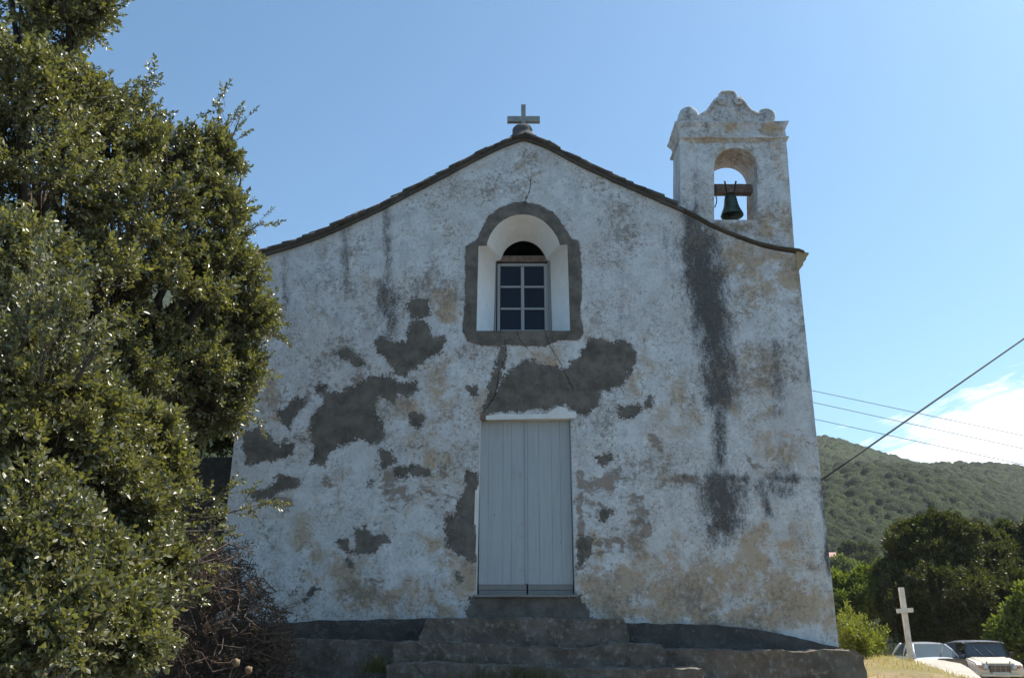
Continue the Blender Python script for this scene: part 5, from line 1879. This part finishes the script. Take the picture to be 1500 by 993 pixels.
def hatchback():
    p = at(1367, 1000, 33.5)
    e = empty('hatchback', (p.x, 33.5, -0.02), 'silver-white hatchback car parked behind the leaning cross', 'car', rz=R(-6))
    # cross-sections along the length, front at y=-1.9 : (y, half width at belt, z sill, z belt, half width at roof, z roof)
    lower = [(-1.92, 0.55, 0.30, 0.58), (-1.85, 0.72, 0.22, 0.66), (-1.6, 0.80, 0.20, 0.76), (-1.2, 0.83, 0.20, 0.85), (-0.75, 0.84, 0.20, 0.93), (0.2, 0.85, 0.20, 0.97), (1.2, 0.84, 0.20, 1.00), (1.7, 0.80, 0.24, 1.00), (1.88, 0.70, 0.32, 0.92)]
    bm = bmesh.new()
    rows = []
    for y, w, z0, z1 in lower:
        ring = []
        for (fx_, fz) in ((-0.80, 0.0), (-0.98, 0.25), (-1.0, 0.55), (-0.97, 0.85), (-0.86, 1.0), (-0.4, 1.03), (0, 1.04), (0.4, 1.03), (0.86, 1.0), (0.97, 0.85), (1.0, 0.55), (0.98, 0.25), (0.80, 0.0)):
            ring.append(bm.verts.new((fx_ * w, y, z0 + (z1 - z0) * fz)))
        rows.append(ring)
    for r0, r1 in zip(rows, rows[1:]):
        for k in range(len(r0)):
            j = (k + 1) % len(r0)
            f = bm.faces.new((r0[k], r0[j], r1[j], r1[k]))
            f.smooth = True
    bm.faces.new(rows[0])
    bm.faces.new(rows[-1][::-1])
    bm_obj('body', bm, CARWHITE, e, local=True)
    # greenhouse: pillars + roof shell, glass panels between
    A = dict(ws=(-0.80, 0.93), rt_f=(-0.12, 1.40), rt_b=(1.15, 1.41), rb=(1.72, 1.0))
    wb_, wr_ = 0.76, 0.56
    bm = bmesh.new()
    rows = []
    for y, zz, w in ((-0.16, 1.385, 0.57), (0.05, 1.43, 0.575), (0.5, 1.455, 0.58), (0.95, 1.44, 0.575), (1.25, 1.40, 0.56)):
        rows.append([bm.verts.new((t * w, y, zz - 0.035 * abs(t) ** 2.5)) for t in np.linspace(-1, 1, 9)])
    for r0, r1 in zip(rows, rows[1:]):
        for k in range(8):
            bm.faces.new((r0[k], r0[k + 1], r1[k + 1], r1[k])).smooth = True
    bmesh.ops.solidify(bm, geom=bm.faces[:], thickness=0.03)
    bm_obj('roof', bm, CARWHITE, e, local=True)
    for s in (-1, 1):
        for (ya, za, yb2, zb2, th) in ((-0.82, 0.92, -0.14, 1.37, 0.032), (0.45, 0.96, 0.46, 1.41, 0.035), (1.70, 0.97, 1.23, 1.38, 0.05)):
            bm = bmesh.new()
            P = [Vector((s * 0.76, ya, za)), Vector((s * 0.68, (ya + yb2) / 2, (za + zb2) / 2 + 0.02)), Vector((s * 0.56, yb2, zb2))]
            add_tube(bm, P, th, 6)
            bm_obj('pillar', bm, CARWHITE, e, local=True)

    def panel(name, quad, th=0.012):
        bm = bmesh.new()
        q = [Vector(v) for v in quad]
        nn = (q[1] - q[0]).cross(q[3] - q[0]).normalized() * th
        add_hull8(bm, [q[0], q[1], q[2], q[3], q[0] + nn, q[1] + nn, q[2] + nn, q[3] + nn])
        bm_obj(name, bm, CARGLASS, e, local=True)
    panel('windscreen', [(-0.72, -0.80, 0.93), (0.72, -0.80, 0.93), (0.53, -0.15, 1.375), (-0.53, -0.15, 1.375)])
    panel('rear_window', [(0.70, 1.70, 0.98), (-0.70, 1.70, 0.98), (-0.52, 1.24, 1.37), (0.52, 1.24, 1.37)])
    for s in (-1, 1):
        panel('side_window', [(s * 0.775, -0.66, 0.95), (s * 0.775, 0.42, 0.97), (s * 0.585, 0.42, 1.385), (s * 0.585, -0.10, 1.36)])
        panel('side_window', [(s * 0.775, 0.50, 0.97), (s * 0.775, 1.60, 0.99), (s * 0.575, 1.16, 1.38), (s * 0.585, 0.50, 1.385)])
        bm = bmesh.new()
        add_box(bm, s * 0.93 - 0.08, s * 0.93 + 0.08, -0.66, -0.56, 0.94, 1.05, 0.03)
        bm_obj('mirror', bm, CARWHITE, e, local=True)
        bm = bmesh.new()
        add_hull8(bm, [(s * 0.46, -1.90, 0.60), (s * 0.70, -1.80, 0.60), (s * 0.70, -1.7, 0.60), (s * 0.46, -1.8, 0.60), (s * 0.50, -1.87, 0.70), (s * 0.73, -1.76, 0.73), (s * 0.72, -1.66, 0.73), (s * 0.5, -1.75, 0.70)])
        bm_obj('headlight', bm, LENS, e, local=True)
        for y in (-1.22, 1.22):
            wheel(e, s * 0.76, y, 0.30, 0.18)
    bm = bmesh.new()
    add_box(bm, -0.42, 0.42, -1.95, -1.90, 0.36, 0.52, 0.02)
    bm_obj('grille', bm, BLACKP, e, local=True)
    bm = bmesh.new()
    add_tube(bm, [(0.1, -0.83, 0.95), (0.42, -0.30, 1.29)], 0.01, 5)
    bm_obj('wiper', bm, BLACKP, e, local=True)


hatchback()


# ------------------------------------------------------------------ thin sea haze over the valley
HZ = bpy.data.materials.new('thin_haze')
HZ.use_nodes = True
HZ.node_tree.nodes.clear()
ho = HZ.node_tree.nodes.new('ShaderNodeOutputMaterial')
hv = HZ.node_tree.nodes.new('ShaderNodeVolumePrincipled')
hv.inputs['Color'].default_value = (0.86, 0.92, 1.0, 1)
hv.inputs['Density'].default_value = 0.00014
hv.inputs['Anisotropy'].default_value = 0.2
HZ.node_tree.links.new(hv.outputs[0], ho.inputs['Volume'])
bm = bmesh.new()
add_box(bm, -1500, 2000, -800, 1800, -45, 400)
tag(bm_obj('haze', bm, HZ), kind='stuff')
